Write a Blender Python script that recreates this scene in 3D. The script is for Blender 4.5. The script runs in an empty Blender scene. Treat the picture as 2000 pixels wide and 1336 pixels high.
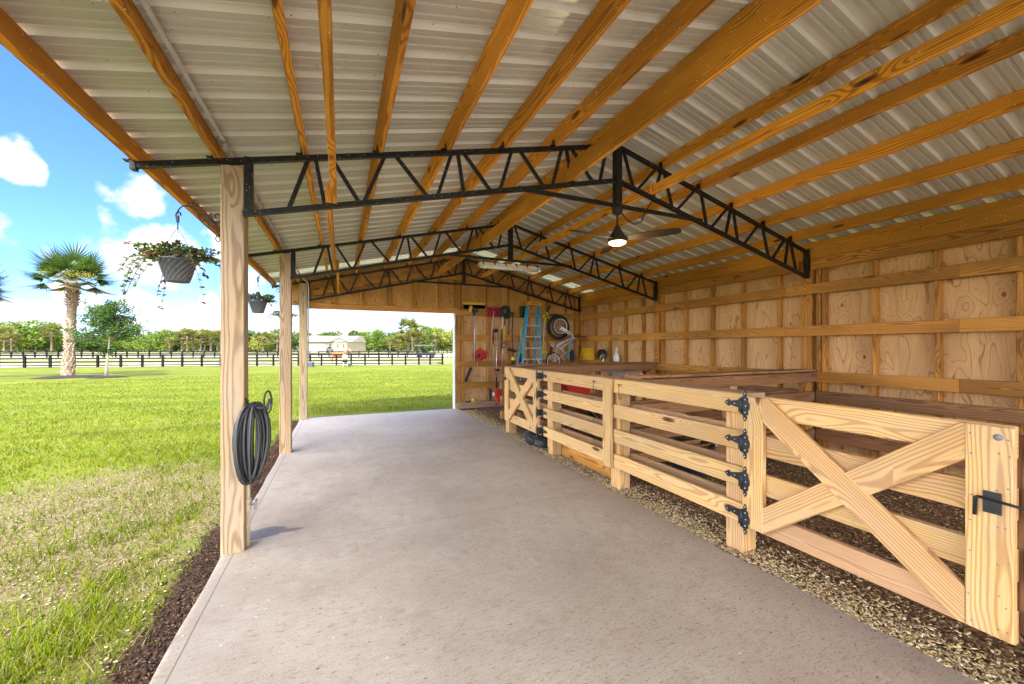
import bpy, bmesh, math, random
import numpy as np
from mathutils import Vector, Matrix
R=math.radians; rnd=random.Random(7); nr=np.random.default_rng(11)
S=bpy.context.scene
COL=S.collection
F=765.; PS=math.atan(333/F); CC,SS=math.cos(PS),math.sin(PS); H=1.45
def ray(u,v):
    x=(u-1000)/F; return Vector((x*CC+SS,-x*SS+CC,(678-v)/F))
def at(u,v,X=None,Y=None,Z=None):       # measured photo point -> metres on a known plane
    r=ray(u,v)
    d=X/r.x if X is not None else Y/r.y if Y is not None else (Z-H)/r.z
    return Vector((r.x*d,r.y*d,H+r.z*d))
# ---------------------------------------------------------------- node helpers
class NT:
    def __init__(s,nt): s.nt=nt; s.n=nt.nodes; s.l=nt.links
    def new(s,t,**k):
        x=s.n.new(t)
        for a,b in k.items(): setattr(x,a,b)
        return x
    def put(s,sock,v):
        if v is None: return
        if isinstance(v,bpy.types.NodeSocket): s.l.new(v,sock)
        elif isinstance(v,(tuple,list)) and len(v)==3 and sock.type=='RGBA': sock.default_value=(*v,1)
        else: sock.default_value=v
    def m(s,op,a,b=None,c=None,clamp=False):
        x=s.new('ShaderNodeMath',operation=op); x.use_clamp=clamp
        s.put(x.inputs[0],a); s.put(x.inputs[1],b)
        if c is not None: s.put(x.inputs[2],c)
        return x.outputs[0]
    def v(s,op,a,b=None):
        x=s.new('ShaderNodeVectorMath',operation=op); s.put(x.inputs[0],a); s.put(x.inputs[1],b)
        return x.outputs['Value'] if op in('LENGTH','DOT_PRODUCT','DISTANCE') else x.outputs[0]
    def mix(s,f,a,b,t='MIX'):
        x=s.new('ShaderNodeMix',data_type='RGBA',blend_type=t); s.put(x.inputs[0],f); s.put(x.inputs[6],a); s.put(x.inputs[7],b); return x.outputs[2]
    def noise(s,vec,scale,detail=2,rough=.5,out=0):
        x=s.new('ShaderNodeTexNoise'); s.put(x.inputs['Vector'],vec); x.inputs['Scale'].default_value=scale; x.inputs['Detail'].default_value=detail; x.inputs['Roughness'].default_value=rough
        return x.outputs[out]
    def vor(s,vec,scale,feat='F1',rand=1):
        x=s.new('ShaderNodeTexVoronoi',feature=feat); s.put(x.inputs['Vector'],vec); x.inputs['Scale'].default_value=scale; x.inputs['Randomness'].default_value=rand
        return x
    def ss(s,x,a,b,lo=0.,hi=1.):
        m=s.new('ShaderNodeMapRange',interpolation_type='SMOOTHSTEP'); s.put(m.inputs[0],x)
        for i,q in enumerate((a,b,lo,hi)): m.inputs[i+1].default_value=q
        return m.outputs[0]
    def xyz(s,vec):
        x=s.new('ShaderNodeSeparateXYZ'); s.put(x.inputs[0],vec); return x.outputs
    def comb(s,x,y,z):
        n=s.new('ShaderNodeCombineXYZ'); s.put(n.inputs[0],x); s.put(n.inputs[1],y); s.put(n.inputs[2],z); return n.outputs[0]
    def obj(s): return s.new('ShaderNodeTexCoord').outputs['Object']
    def rand(s): return s.new('ShaderNodeObjectInfo').outputs['Random']
def mat(name,rough=.6,metal=0.,spec=.5,color=(.5,.5,.5)):
    m=bpy.data.materials.new(name); m.use_nodes=True; t=NT(m.node_tree); b=m.node_tree.nodes['Principled BSDF']
    b.inputs['Roughness'].default_value=rough; b.inputs['Metallic'].default_value=metal; b.inputs['Specular IOR Level'].default_value=spec
    b.inputs['Base Color'].default_value=(*color,1); t.b=b; t.mat=m
    return t
def bump(t,h,dist=.002,st=1.):
    x=t.new('ShaderNodeBump'); x.inputs['Distance'].default_value=dist; x.inputs['Strength'].default_value=st; t.put(x.inputs['Height'],h); t.l.new(x.outputs[0],t.b.inputs['Normal'])
def plain(name,color,rough=.5,metal=0.,var=.25,scale=30.,spec=.5):
    t=mat(name,rough,metal,spec); o=t.v('ADD',t.obj(),t.comb(t.m('MULTIPLY',t.rand(),17.),0,0))
    n=t.noise(o,scale,4,.6); n2=t.noise(o,scale*.15,2)
    f=t.m('ADD',t.m('MULTIPLY',n,.6),t.m('MULTIPLY',n2,.4))
    lo=tuple(c*(1-var) for c in color); hi=tuple(min(1,c*(1+var*.8)) for c in color)
    t.put(t.b.inputs['Base Color'],t.mix(t.ss(f,.3,.7),lo,hi)); t.put(t.b.inputs['Roughness'],t.ss(n,.3,.7,max(.05,rough-.1),min(1,rough+.12)))
    return t.mat
def attr(name,rough=.7,transl=0.,spec=.3,tcol=None):
    t=mat(name,rough,0,spec); a=t.new('ShaderNodeAttribute',attribute_name='col'); c=a.outputs['Color']
    t.l.new(c,t.b.inputs['Base Color'])
    if transl:
        tr=t.new('ShaderNodeBsdfTranslucent'); t.put(tr.inputs[0],t.mix(1.,c,tcol or (1.,1.15,.5),'MULTIPLY')); mx=t.new('ShaderNodeMixShader'); mx.inputs[0].default_value=transl
        t.l.new(t.b.outputs[0],mx.inputs[1]); t.l.new(tr.outputs[0],mx.inputs[2]); t.l.new(mx.outputs[0],t.n['Material Output'].inputs[0])
    return t.mat
def wood(name,light,dark,contrast=.7,freq=95.,knot=.5,weather=0.,specks=0.,rough=.6,tone=.25):
    t=mat(name,rough,0,.25); o=t.obj(); r=t.rand()
    off=t.comb(t.m('MULTIPLY',r,53.),t.m('MULTIPLY',r,31.7),t.m('MULTIPLY',r,77.1)); x,y,z=t.xyz(o)[:]
    xs=t.m('ADD',x,t.m('MULTIPLY',r,53.))
    p=t.comb(xs,y,z)
    lowv=t.v('ADD',t.v('MULTIPLY',o,(.9,5.,5.)),off)
    n1=t.noise(lowv,1.,2,.5); n2=t.noise(t.v('ADD',t.v('MULTIPLY',o,(3.,14.,14.)),off),1.,2,.5)
    cy=t.m('MULTIPLY',t.m('SUBTRACT',t.m('FRACT',t.m('MULTIPLY',r,13.7)),.5),.10)
    cz=t.m('MULTIPLY',t.m('SUBTRACT',t.m('FRACT',t.m('MULTIPLY',r,29.3)),.35),.12)
    yy=t.m('ADD',t.m('ADD',y,cy),t.m('MULTIPLY',t.m('SUBTRACT',n1,.5),.10)); zz=t.m('ADD',t.m('ADD',z,cz),t.m('MULTIPLY',t.m('SUBTRACT',n1,.5),.07))
    rr=t.m('SQRT',t.m('ADD',t.m('MULTIPLY',yy,yy),t.m('MULTIPLY',zz,zz)))
    rr=t.m('ADD',rr,t.m('MULTIPLY',t.m('SUBTRACT',n2,.5),.012))
    kv=t.v('ADD',t.v('MULTIPLY',o,(1.9,6.5,6.5)),off); vo=t.vor(kv,1.); kd=vo.outputs['Distance']; kc=t.xyz(vo.outputs['Color'])[0]
    on=t.m('LESS_THAN',kc,knot); kk=t.m('MULTIPLY',t.ss(kd,.05,.5,1.,0.),on)
    rr=t.m('ADD',rr,t.m('MULTIPLY',kk,.03))
    sn=t.m('SINE',t.m('MULTIPLY',rr,freq*6.283)); ring=t.ss(sn,-.3,1.,0.,1.)
    fib=t.noise(t.v('ADD',t.v('MULTIPLY',o,(5.,260.,260.)),off),1.,3,.6)
    big=t.noise(t.v('ADD',t.v('MULTIPLY',o,(.6,2.,2.)),off),1.,2)
    c=t.mix(t.m('MULTIPLY',ring,contrast),light,dark)
    c=t.mix(t.ss(fib,.35,.75,0.,.35),c,dark)
    tn=t.ss(big,.3,.7,1-tone,1+tone*.5); c=t.mix(1.,c,t.comb(tn,tn,tn),'MULTIPLY')
    rv=t.m('ADD',.86,t.m('MULTIPLY',t.m('FRACT',t.m('MULTIPLY',r,7.77)),.26)); c=t.mix(1.,c,t.comb(rv,t.m('MULTIPLY',rv,t.m('ADD',.95,t.m('MULTIPLY',t.m('FRACT',t.m('MULTIPLY',r,3.3)),.08))),rv),'MULTIPLY')
    if weather: c=t.mix(t.m('MULTIPLY',t.ss(t.noise(t.v('ADD',t.v('MULTIPLY',o,(1.5,9.,9.)),off),1.,4,.65),.35,.7),weather),c,(.36,.32,.28))
    kcol=t.mix(t.ss(kd,.0,.09),(.035,.014,.006),(.16,.06,.02)); c=t.mix(t.m('MULTIPLY',t.ss(kd,.10,.165,1.,0.),on),c,kcol)
    if specks:
        vs=t.vor(p,34.); sx=t.xyz(vs.outputs['Color'])
        c=t.mix(t.m('MULTIPLY',t.m('LESS_THAN',vs.outputs['Distance'],.12),t.m('LESS_THAN',sx[0],specks)),c,(.8,.75,.62))
        c=t.mix(t.m('MULTIPLY',t.m('LESS_THAN',vs.outputs['Distance'],.10),t.m('GREATER_THAN',sx[1],1-specks*.8)),c,(.04,.02,.01))
    t.put(t.b.inputs['Base Color'],c); bump(t,t.m('ADD',t.m('MULTIPLY',fib,.5),t.m('MULTIPLY',sn,.15)),.0012,.6)
    return t.mat
def plywood(name,light,dark,tone):
    t=mat(name,.65,0,.25); o=t.obj(); r=t.rand(); off=t.comb(t.m('MULTIPLY',r,53.),t.m('MULTIPLY',r,31.7),t.m('MULTIPLY',r,77.1))
    # sheet mesh: local x runs up the sheet
    n=t.noise(t.v('ADD',t.v('MULTIPLY',o,(.9,4.2,4.2)),off),1.,2,.45)
    vo=t.vor(t.v('ADD',t.v('MULTIPLY',o,(3.2,5.,5.)),off),1.); kd=vo.outputs['Distance']; on=t.m('LESS_THAN',t.xyz(vo.outputs['Color'])[0],.5)
    f=t.m('ADD',t.m('MULTIPLY',n,9.),t.m('MULTIPLY',t.m('MULTIPLY',t.ss(kd,.0,.6,1.,0.),on),2.2))
    fr=t.m('FRACT',f); line=t.ss(t.m('ABSOLUTE',t.m('SUBTRACT',fr,.5)),.0,.09,1.,0.)
    fib=t.noise(t.v('ADD',t.v('MULTIPLY',o,(6.,120.,120.)),off),1.,3,.6); patch=t.noise(t.v('ADD',t.v('MULTIPLY',o,(1.,3.,3.)),off),1.,2)
    c=t.mix(t.ss(fr,.0,1.,0.,.35),light,tone); c=t.mix(t.m('MULTIPLY',line,t.ss(fib,.3,.6,.35,.9)),c,dark); c=t.mix(t.ss(fib,.4,.75,0.,.25),c,dark)
    c=t.mix(t.ss(patch,.35,.7,0.,.5),c,t.mix(.5,tone,dark))
    kcol=t.mix(t.ss(kd,.01,.035),(.05,.015,.01),(.28,.10,.05)); c=t.mix(t.m('MULTIPLY',t.ss(kd,.07,.11,1.,0.),on),c,kcol)
    vs=t.vor(t.v('ADD',o,off),14.); c=t.mix(t.m('MULTIPLY',t.m('LESS_THAN',vs.outputs['Distance'],.07),t.m('LESS_THAN',t.xyz(vs.outputs['Color'])[0],.25)),c,(.07,.03,.015))
    t.put(t.b.inputs['Base Color'],c); bump(t,fib,.001,.4)
    return t.mat
# ---------------------------------------------------------------- objects
WM={}
def link(o,parent=None,M=None):
    COL.objects.link(o); M=M or Matrix(); WM[o.name]=M
    if parent is not None: o.parent=parent; o.matrix_basis=WM[parent.name].inverted()@M
    else: o.matrix_basis=M
    return o
def tag(o,label=None,cat=None,group=None,kind=None):
    if label: o['label']=label
    if cat: o['category']=cat
    if group: o['group']=group
    if kind: o['kind']=kind
    return o
def thing(name,label,cat,loc=(0,0,0),rz=0.,group=None):
    o=bpy.data.objects.new(name,None); o.empty_display_size=.1
    return tag(link(o,None,Matrix.Translation(loc)@Matrix.Rotation(rz,4,'Z')),label,cat,group)
def bm_obj(name,bm,m,parent=None,M=None,smooth=False):
    me=bpy.data.meshes.new(name); bm.to_mesh(me); bm.free()
    for x in (m if isinstance(m,(list,tuple)) else [m]): me.materials.append(x)
    if smooth: me.polygons.foreach_set('use_smooth',[True]*len(me.polygons))
    return link(bpy.data.objects.new(name,me),parent,M)
def board(name,a,b,w,h,m,parent=None,up=(0,0,1),bev=.003,cut=None):
    a=Vector(a);b=Vector(b);x=(b-a);L=x.length;x.normalize();up=Vector(up);y=up.cross(x);y.normalize();z=x.cross(y)
    M=Matrix(((x.x,y.x,z.x,a.x),(x.y,y.y,z.y,a.y),(x.z,y.z,z.z,a.z),(0,0,0,1)))
    bm=bmesh.new(); bmesh.ops.create_cube(bm,size=1,matrix=Matrix.Translation((L/2,0,0))@Matrix.Diagonal((L,w,h,1)))
    if bev and L>.05: bmesh.ops.bevel(bm,geom=bm.edges[:],offset=min(bev,w/4,h/4),segments=1,affect='EDGES')
    if cut:
        for co,no in cut:      # world planes; the side the normal points to is cut away
            bmesh.ops.bisect_plane(bm,geom=bm.verts[:]+bm.edges[:]+bm.faces[:],plane_co=M.inverted()@Vector(co),plane_no=M.to_3x3().inverted()@Vector(no),clear_outer=True)
            ed=[e for e in bm.edges if e.is_boundary]
            if ed: bmesh.ops.holes_fill(bm,edges=ed)
    return bm_obj(name,bm,m,parent,M)
def bx(name,x0,x1,y0,y1,z0,z1,m,parent=None,bev=.003):
    dx,dy,dz=x1-x0,y1-y0,z1-z0; cx,cy,cz=(x0+x1)/2,(y0+y1)/2,(z0+z1)/2
    if dx>=dy and dx>=dz: return board(name,(x0,cy,cz),(x1,cy,cz),dy,dz,m,parent,(0,0,1),bev)
    if dy>=dz: return board(name,(cx,y0,cz),(cx,y1,cz),dx,dz,m,parent,(0,0,1),bev)
    return board(name,(cx,cy,z0),(cx,cy,z1),dy,dx,m,parent,(1,0,0),bev)
class MB:
    def __init__(s): s.bm=bmesh.new()
    def box(s,c,d,rot=None,bev=0.,mi=0):
        b=bmesh.new(); M=Matrix.Translation(c)@(rot.to_4x4() if rot is not None else Matrix())@Matrix.Diagonal((*d,1))
        bmesh.ops.create_cube(b,size=1,matrix=M)
        if bev: bmesh.ops.bevel(b,geom=b.edges[:],offset=bev,segments=2,affect='EDGES')
        s.add(b,mi); return s
    def add(s,b,mi=0,sm=False):
        me=bpy.data.meshes.new('t'); 
        for f in b.faces: f.material_index=mi; f.smooth=sm or f.smooth
        b.to_mesh(me); b.free(); s.bm.from_mesh(me); bpy.data.meshes.remove(me)
    def bar(s,a,b,w,h=None,up=(0,0,1),mi=0,bev=0.):
        a=Vector(a);b=Vector(b);x=(b-a).normalized();up=Vector(up)
        if abs(up.dot(x))>.98: up=Vector((1,0,0)) if abs(x.x)<.9 else Vector((0,1,0))
        y=up.cross(x).normalized();z=x.cross(y)
        return s.box((a+b)/2,((b-a).length,w,h or w),Matrix((x,y,z)).transposed(),bev,mi)
    def tube(s,pts,r,seg=8,mi=0,closed=False):
        pts=[Vector(p) for p in pts]; n=len(pts); bm=s.bm; rs=r if isinstance(r,(list,tuple)) else [r]*n
        rings=[]; prev=None
        for i,p in enumerate(pts):
            if closed: t=pts[(i+1)%n]-pts[i-1]
            else: t=pts[min(i+1,n-1)]-pts[max(i-1,0)]
            t=t.normalized() if t.length>1e-9 else Vector((0,0,1))
            if prev is None: prev=t.orthogonal().normalized()
            u=(prev-t*prev.dot(t)); u=u.normalized() if u.length>1e-6 else t.orthogonal().normalized(); prev=u; w=t.cross(u)
            rings.append([bm.verts.new(p+(u*math.cos(a)+w*math.sin(a))*rs[i]) for a in [2*math.pi*k/seg for k in range(seg)]])
        for i in range(n if closed else n-1):
            A=rings[i];B=rings[(i+1)%n]
            for k in range(seg):
                f=bm.faces.new((A[k],A[(k+1)%seg],B[(k+1)%seg],B[k])); f.smooth=True; f.material_index=mi
        if not closed:
            for q in (list(reversed(rings[0])),rings[-1]):
                f=bm.faces.new(q); f.material_index=mi
        return s
    def lathe(s,c,prof,seg=24,axis=(0,0,1),mi=0,smooth=True):
        ax=Vector(axis).normalized(); u=ax.orthogonal().normalized(); w=ax.cross(u); c=Vector(c); bm=s.bm; rings=[]
        for r,z in prof:
            if r<1e-5: rings.append([bm.verts.new(c+ax*z)])
            else: rings.append([bm.verts.new(c+ax*z+(u*math.cos(2*math.pi*k/seg)+w*math.sin(2*math.pi*k/seg))*r) for k in range(seg)])
        for A,B in zip(rings,rings[1:]):
            for k in range(seg):
                k2=(k+1)%seg
                q=[A[k%len(A)],A[k2%len(A)],B[k2%len(B)],B[k%len(B)]]; q2=[]
                for v in q:
                    if v not in q2: q2.append(v)
                if len(q2)>2:
                    f=bm.faces.new(q2); f.smooth=smooth; f.material_index=mi
        return s
    def poly(s,pts,ext,mi=0):
        pts=[Vector(p) for p in pts]; ext=Vector(ext); bm=s.bm; A=[bm.verts.new(p) for p in pts]; B=[bm.verts.new(p+ext) for p in pts]; n=len(pts)
        for f in [bm.faces.new(A),bm.faces.new(list(reversed(B)))]+[bm.faces.new((A[i],B[i],B[(i+1)%n],A[(i+1)%n])) for i in range(n)]: f.material_index=mi
        return s
    def ball(s,c,r,sub=2,mi=0,noise=0.,seed=0):
        b=bmesh.new(); bmesh.ops.create_icosphere(b,subdivisions=sub,radius=1)
        q=random.Random(seed); r=Vector(r) if not isinstance(r,(int,float)) else Vector((r,r,r))
        ph=[q.uniform(0,6) for _ in range(6)]
        for v in b.verts:
            k=1+noise*(math.sin(v.co.x*4+ph[0])*math.cos(v.co.y*5+ph[1])+.6*math.sin(v.co.z*7+ph[2]+v.co.x*6))
            v.co=Vector((v.co.x*r.x,v.co.y*r.y,v.co.z*r.z))*k+Vector(c)
        s.add(b,mi,True); return s
    def build(s,name,m,parent=None,M=None,recalc=True):
        if recalc: bmesh.ops.recalc_face_normals(s.bm,faces=s.bm.faces[:])
        W=M or (WM[parent.name] if parent is not None else Matrix())
        if W!=Matrix(): bmesh.ops.transform(s.bm,matrix=W.inverted(),verts=s.bm.verts[:])
        return bm_obj(name,s.bm,m,parent,W)
def soup(name,V,Fc,pos,rot,scl,col,m,parent=None):
    """many small faces in one mesh: V(k,3), Fc(j,c) ; pos(n,3) rot(n,3,3) scl(n,3) col(n,3)"""
    n=len(pos);k=len(V);V=np.asarray(V,float);Fc=np.asarray(Fc)
    P=np.einsum('nij,nkj->nki',rot,V[None]*scl[:,None,:])+pos[:,None,:]
    if parent is not None:
        W=np.array(WM[parent.name].inverted()); P=P@W[:3,:3].T+W[:3,3]
    me=bpy.data.meshes.new(name); me.vertices.add(n*k); me.vertices.foreach_set('co',P.reshape(-1).astype(np.float32))
    idx=(Fc[None]+np.arange(n)[:,None,None]*k).reshape(-1); j,c=Fc.shape
    me.loops.add(len(idx)); me.loops.foreach_set('vertex_index',idx.astype(np.int32))
    me.polygons.add(n*j); me.polygons.foreach_set('loop_start',(np.arange(n*j)*c).astype(np.int32)); me.polygons.foreach_set('loop_total',np.full(n*j,c,np.int32))
    a=me.color_attributes.new('col','FLOAT_COLOR','POINT'); C4=np.ones((n,k,4),np.float32); C4[:,:,:3]=col[:,None,:]; a.data.foreach_set('color',C4.reshape(-1))
    me.update(calc_edges=True); me.materials.append(m)
    return link(bpy.data.objects.new(name,me),parent,WM[parent.name] if parent is not None else None)
def rots(n,tilt=1.):
    """random rotations: yaw any, tilt up to given radians"""
    a=nr.uniform(0,2*np.pi,n);b=nr.normal(0,tilt,n);c=nr.normal(0,tilt,n)
    def m(ax,t):
        z=np.zeros(n);o=np.ones(n);C=np.cos(t);Sn=np.sin(t)
        return {'z':np.stack([np.stack([C,-Sn,z],-1),np.stack([Sn,C,z],-1),np.stack([z,z,o],-1)],1),
                'x':np.stack([np.stack([o,z,z],-1),np.stack([z,C,-Sn],-1),np.stack([z,Sn,C],-1)],1),
                'y':np.stack([np.stack([C,z,Sn],-1),np.stack([z,o,z],-1),np.stack([-Sn,z,C],-1)],1)}[ax]
    return m('z',a)@m('x',b)@m('y',c)
# ---------------------------------------------------------------- materials
M_ceil=wood('ceiling_pine',(.82,.375,.045),(.33,.10,.012),.75,85,.6,0,.30,tone=.34,rough=.75)
M_girt=wood('girt_pine',(.62,.29,.055),(.22,.075,.011),.7,80,.6,0,.06,tone=.36)
M_post=wood('post_pine',(.46,.32,.175),(.22,.12,.05),.85,75,.45,.35,0,tone=.2)
M_fence=wood('fence_pine',(.74,.47,.185),(.40,.19,.055),.7,85,.55,.24,.03,tone=.18)
M_fence_pink=wood('fence_pine_reddish',(.57,.34,.175),(.33,.16,.07),.6,120,.3,.05,.03)
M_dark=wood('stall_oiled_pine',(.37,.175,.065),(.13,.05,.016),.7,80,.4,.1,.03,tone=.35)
M_rear=wood('rear_rail_pine',(.52,.31,.15),(.27,.13,.05),.6,85,.4,.15)
M_cap=wood('weathered_cap',(.36,.22,.13),(.2,.11,.06),.6,80,.3,.3)
M_ply=plywood('plywood',(.70,.42,.19),(.25,.10,.03),(.57,.32,.125))
M_plyg=plywood('plywood_gable',(.66,.36,.10),(.22,.085,.02),(.52,.26,.065))
t=mat('black_steel',.45,0,.3); o=t.obj(); n=t.noise(o,40.,3,.6); c=t.mix(t.ss(n,.4,.7),(.006,.006,.006),(.022,.022,.018)); vs=t.vor(o,60.)
c=t.mix(t.m('MULTIPLY',t.m('LESS_THAN',vs.outputs['Distance'],.17),t.m('LESS_THAN',t.xyz(vs.outputs['Color'])[0],.22)),c,(.55,.52,.44)); t.put(t.b.inputs['Base Color'],c); M_steel=t.mat
M_iron=plain('black_iron',(.025,.027,.03),.45,.3,.4,90)
M_white=plain('white_paint',(.78,.78,.75),.5,0,.1,12)
M_black=plain('black_plastic',(.02,.02,.022),.45,0,.4,40)
M_blackfence=plain('black_fence_paint',(.007,.007,.010),.7,0,.4,3,.15)
M_red=plain('red_plastic',(.62,.03,.02),.4,0,.25,30)
M_yellow=plain('yellow_plastic',(.82,.50,.03),.45,0,.15,20)
M_lime=plain('lime_plastic',(.62,.72,.06),.4,0,.15,20)
M_blue=plain('blue_fiberglass',(.03,.33,.52),.45,0,.15,30)
M_orange=plain('orange_plastic',(.85,.38,.02),.45,0,.1,30)
M_alu=plain('aluminium',(.62,.63,.65),.35,.8,.15,30)
M_silver=plain('silver_paint',(.55,.60,.68),.3,.3,.15,30)
M_rubber=plain('tyre_rubber',(.025,.025,.025),.8,0,.3,60)
M_pvc=plain('pvc_cream',(.62,.55,.38),.4,0,.12,15)
M_grey=plain('grey_plastic',(.22,.23,.25),.5,0,.2,20)
M_conduit=plain('grey_conduit',(.42,.41,.38),.45,0,.12,15)
M_hose=plain('hose_rubber',(.035,.037,.04),.38,0,.3,40,.6)
M_handle=plain('ash_handle',(.58,.40,.22),.5,0,.2,30)
M_bronze=plain('dark_bronze',(.035,.026,.018),.6,0,.4,30,.25)
def roofmat(name,trans,A=(.46,.445,.39),B=(.50,.485,.43),S=.3):
    t=mat(name,.33,0,.7); o=t.obj(); n=t.noise(t.v('MULTIPLY',o,(.5,4.,1.)),2.,3,.5); n2=t.noise(o,1.3,3)
    c=t.mix(t.ss(n,.3,.7),A,B); c=t.mix(t.ss(n2,.45,.75,0.,S),c,(.40,.37,.31))
    vs=t.vor(o,22.); c=t.mix(t.m('MULTIPLY',t.m('LESS_THAN',vs.outputs['Distance'],.085),t.m('LESS_THAN',t.xyz(vs.outputs['Color'])[0],.4)),c,(.07,.055,.04))
    v3=t.vor(o,60.); c=t.mix(t.m('MULTIPLY',t.m('LESS_THAN',v3.outputs['Distance'],.12),t.m('MULTIPLY',t.m('LESS_THAN',t.xyz(v3.outputs['Color'])[0],.2),t.ss(n2,.45,.6))),c,(.06,.045,.03))
    t.put(t.b.inputs['Base Color'],c); t.b.inputs['Roughness'].default_value=.34
    if trans:
        tr=t.new('ShaderNodeBsdfTranslucent'); tr.inputs[0].default_value=(.62,.64,.42,1); mx=t.new('ShaderNodeMixShader'); mx.inputs[0].default_value=.14
        t.l.new(t.b.outputs[0],mx.inputs[1]); t.l.new(tr.outputs[0],mx.inputs[2]); t.l.new(mx.outputs[0],t.n['Material Output'].inputs[0])
    return t.mat
M_roof=roofmat('roof_metal',0); M_rib=roofmat('lit_rib_metal',0,(.72,.70,.65),(.78,.76,.71),.15); M_sky=roofmat('translucent_roof_panel',1,(.6,.6,.5),(.6,.6,.5))  # ribs paler, flats darker: light catching the ribs is put into the colour
# ---------------------------------------------------------------- barn
K=.235; XR=2.64; ZR=3.56; LZ=2.43
def ztop(x): return ZR-K*(XR-x) if x<XR else ZR+.008-.248*(x-XR)
def zbot(x): return 3.19-.243*abs(x-XR)
Y0=-2.45
TY=[-2.36,.49,3.31,6.13,8.90]
barn=thing('pole_barn','open sided timber and steel pole barn with white ribbed metal roof','barn')
# roof sheets, ribs every .226 m along y, running down the slope
def roof_sheet(name,xa,xb,ya,yb,m):
    prof=[]; k=math.floor((ya-2.116)/.226); y=2.116+.226*k
    while y<yb:
        for dy,dz in ((-.034,0),(-.025,.032),(.025,.032),(.034,0),(.066,0),(.073,.006),(.086,.006),(.093,0),(.133,0),(.140,.006),(.153,.006),(.160,0)):
            prof.append((y+dy,dz))
        y+=.226
    prof=[(ya,0)]+[p for p in prof if ya+.001<p[0]<yb-.001]+[(yb,0)]
    bm=bmesh.new(); sg=1 if xb>xa else -1; n=10; rows=[]
    nx=-K*(1 if xa<XR-.01 or xb<XR else -1); L=math.hypot(1,K); 
    for i in range(n+1):
        x=xa+(xb-xa)*i/n
        rows.append([bm.verts.new((x,yy,(ztop(x) if x<XR-.01 or xb<=XR else ZR-.248*(x-XR)+.008)+(.145 if xb<=XR else .137)+dz)) for yy,dz in prof])
    for A,B in zip(rows,rows[1:]):
        for j in range(len(prof)-1):
            f=bm.faces.new((A[j],A[j+1],B[j+1],B[j]))
            if max(prof[j][1],prof[j+1][1])>.02: f.material_index=1  # rib faces take the paler colour that stands in for light
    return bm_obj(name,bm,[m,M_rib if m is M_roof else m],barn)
SKA,SKB=2.116+.226*27.5,2.116+.226*29.5
for xa,xb in ((-1.27,XR),(XR,6.07)):
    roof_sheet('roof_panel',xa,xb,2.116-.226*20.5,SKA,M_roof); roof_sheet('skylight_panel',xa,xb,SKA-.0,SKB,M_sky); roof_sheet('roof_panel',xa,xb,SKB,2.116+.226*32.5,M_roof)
rc=MB(); rc.poly([(XR-.15,-2.62,ztop(XR-.15)+.17),(XR,-2.62,ztop(XR)+.18),(XR+.15,-2.62,ztop(XR+.15)+.17),(XR,-2.62,ztop(XR)+.175)],(0,12,0)); rc.build('ridge_cap',M_roof,barn)
# purlins (2x6 on edge, square to the slope)
PX=[-1.22,-.785,-.245,.292,.846,1.379,1.906,2.44]; PXR=[3.256,3.829,4.377,4.968,5.513]
def purlin(x,y0,y1,m=M_ceil,name='purlin',h=.14,off=0):
    s=-1 if x<XR else 1; n=Vector((s*K,0,1)).normalized(); c=Vector((x,0,ztop(x)+off))+n*h/2
    return board(name,(c.x,y0,c.z),(c.x,y1,c.z),.038,h,m,barn,up=n)
for x in PX+PXR:
    js=[-2.55]+([.49,6.13] if rnd.random()<.5 else [3.31])+[9.28]
    for a,b in zip(js,js[1:]): purlin(x,a,b,h=.14 if x<XR else .132)
bx('eave_purlin',5.902,5.94,-2.5,9.05,2.655,ztop(5.94)+.1345,M_ceil,barn)
bx('wall_plate',5.862,5.90,-2.5,3.27,2.505,2.645,M_girt,barn); bx('wall_plate',5.862,5.90,3.42,6.05,2.505,2.645,M_girt,barn); bx('wall_plate',5.862,5.90,6.2,8.92,2.505,2.645,M_girt,barn)
# low boards lying on the bottom chords
TT=TY[1:]
def lowb(x,h,dx=0):
    for i,(a,b) in enumerate(((-2.4,.53),(.45,3.35),(3.27,6.17),(6.09,8.94))):
        xx=x+(dx if i%2 else 0); z=zbot(x)+.022
        if x==-.092 and i==3: b=8.86
        bx('tie_board',xx-.019,xx+.019,a,b,z,z+h,M_ceil,barn)
lowb(-.092,.14,.04); lowb(2.11,.17,-.045); lowb(3.061,.10,.045)
# trusses
WEB=[((-0.226,2.886),(-0.36,2.516)),((-0.181,2.887),(-0.115,2.583)),((-0.072,2.865),(0.133,2.641)),((0.16,2.641),(0.322,3.013)),((0.402,3.029),(0.669,2.758)),((0.747,2.783),(0.872,3.144)),((0.926,3.141),(0.982,2.839)),((0.977,3.151),(1.235,2.903)),((1.319,2.926),(1.436,3.28)),((1.519,3.287),(1.772,3.03)),((1.861,3.06),(1.969,3.398)),((2.021,3.398),(2.092,3.119)),((2.08,3.41),(2.334,3.166)),((2.416,3.186),(2.505,3.444)),((2.715,3.528),(2.851,3.157)),((2.899,3.149),(3.17,3.417)),((3.119,3.1),(3.236,3.407)),((3.28,3.369),(3.401,3.029)),((3.462,3.015),(3.755,3.293)),((3.845,3.248),(3.936,2.901)),((4.004,2.879),(4.29,3.157)),((4.255,2.861),(4.344,3.127)),((4.389,3.133),(4.471,2.855)),((4.573,2.746),(4.849,3.009)),((4.928,2.993),(5.047,2.638)),((5.118,2.605),(5.367,2.864)),((5.378,2.574),(5.442,2.845)),((5.496,2.858),(5.616,2.491))]
def snap(p,s):
    t,b=ztop(p[0])-.02,zbot(p[0]); return (p[0],t if abs(p[1]-t)<abs(p[1]-b) else b)
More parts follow.
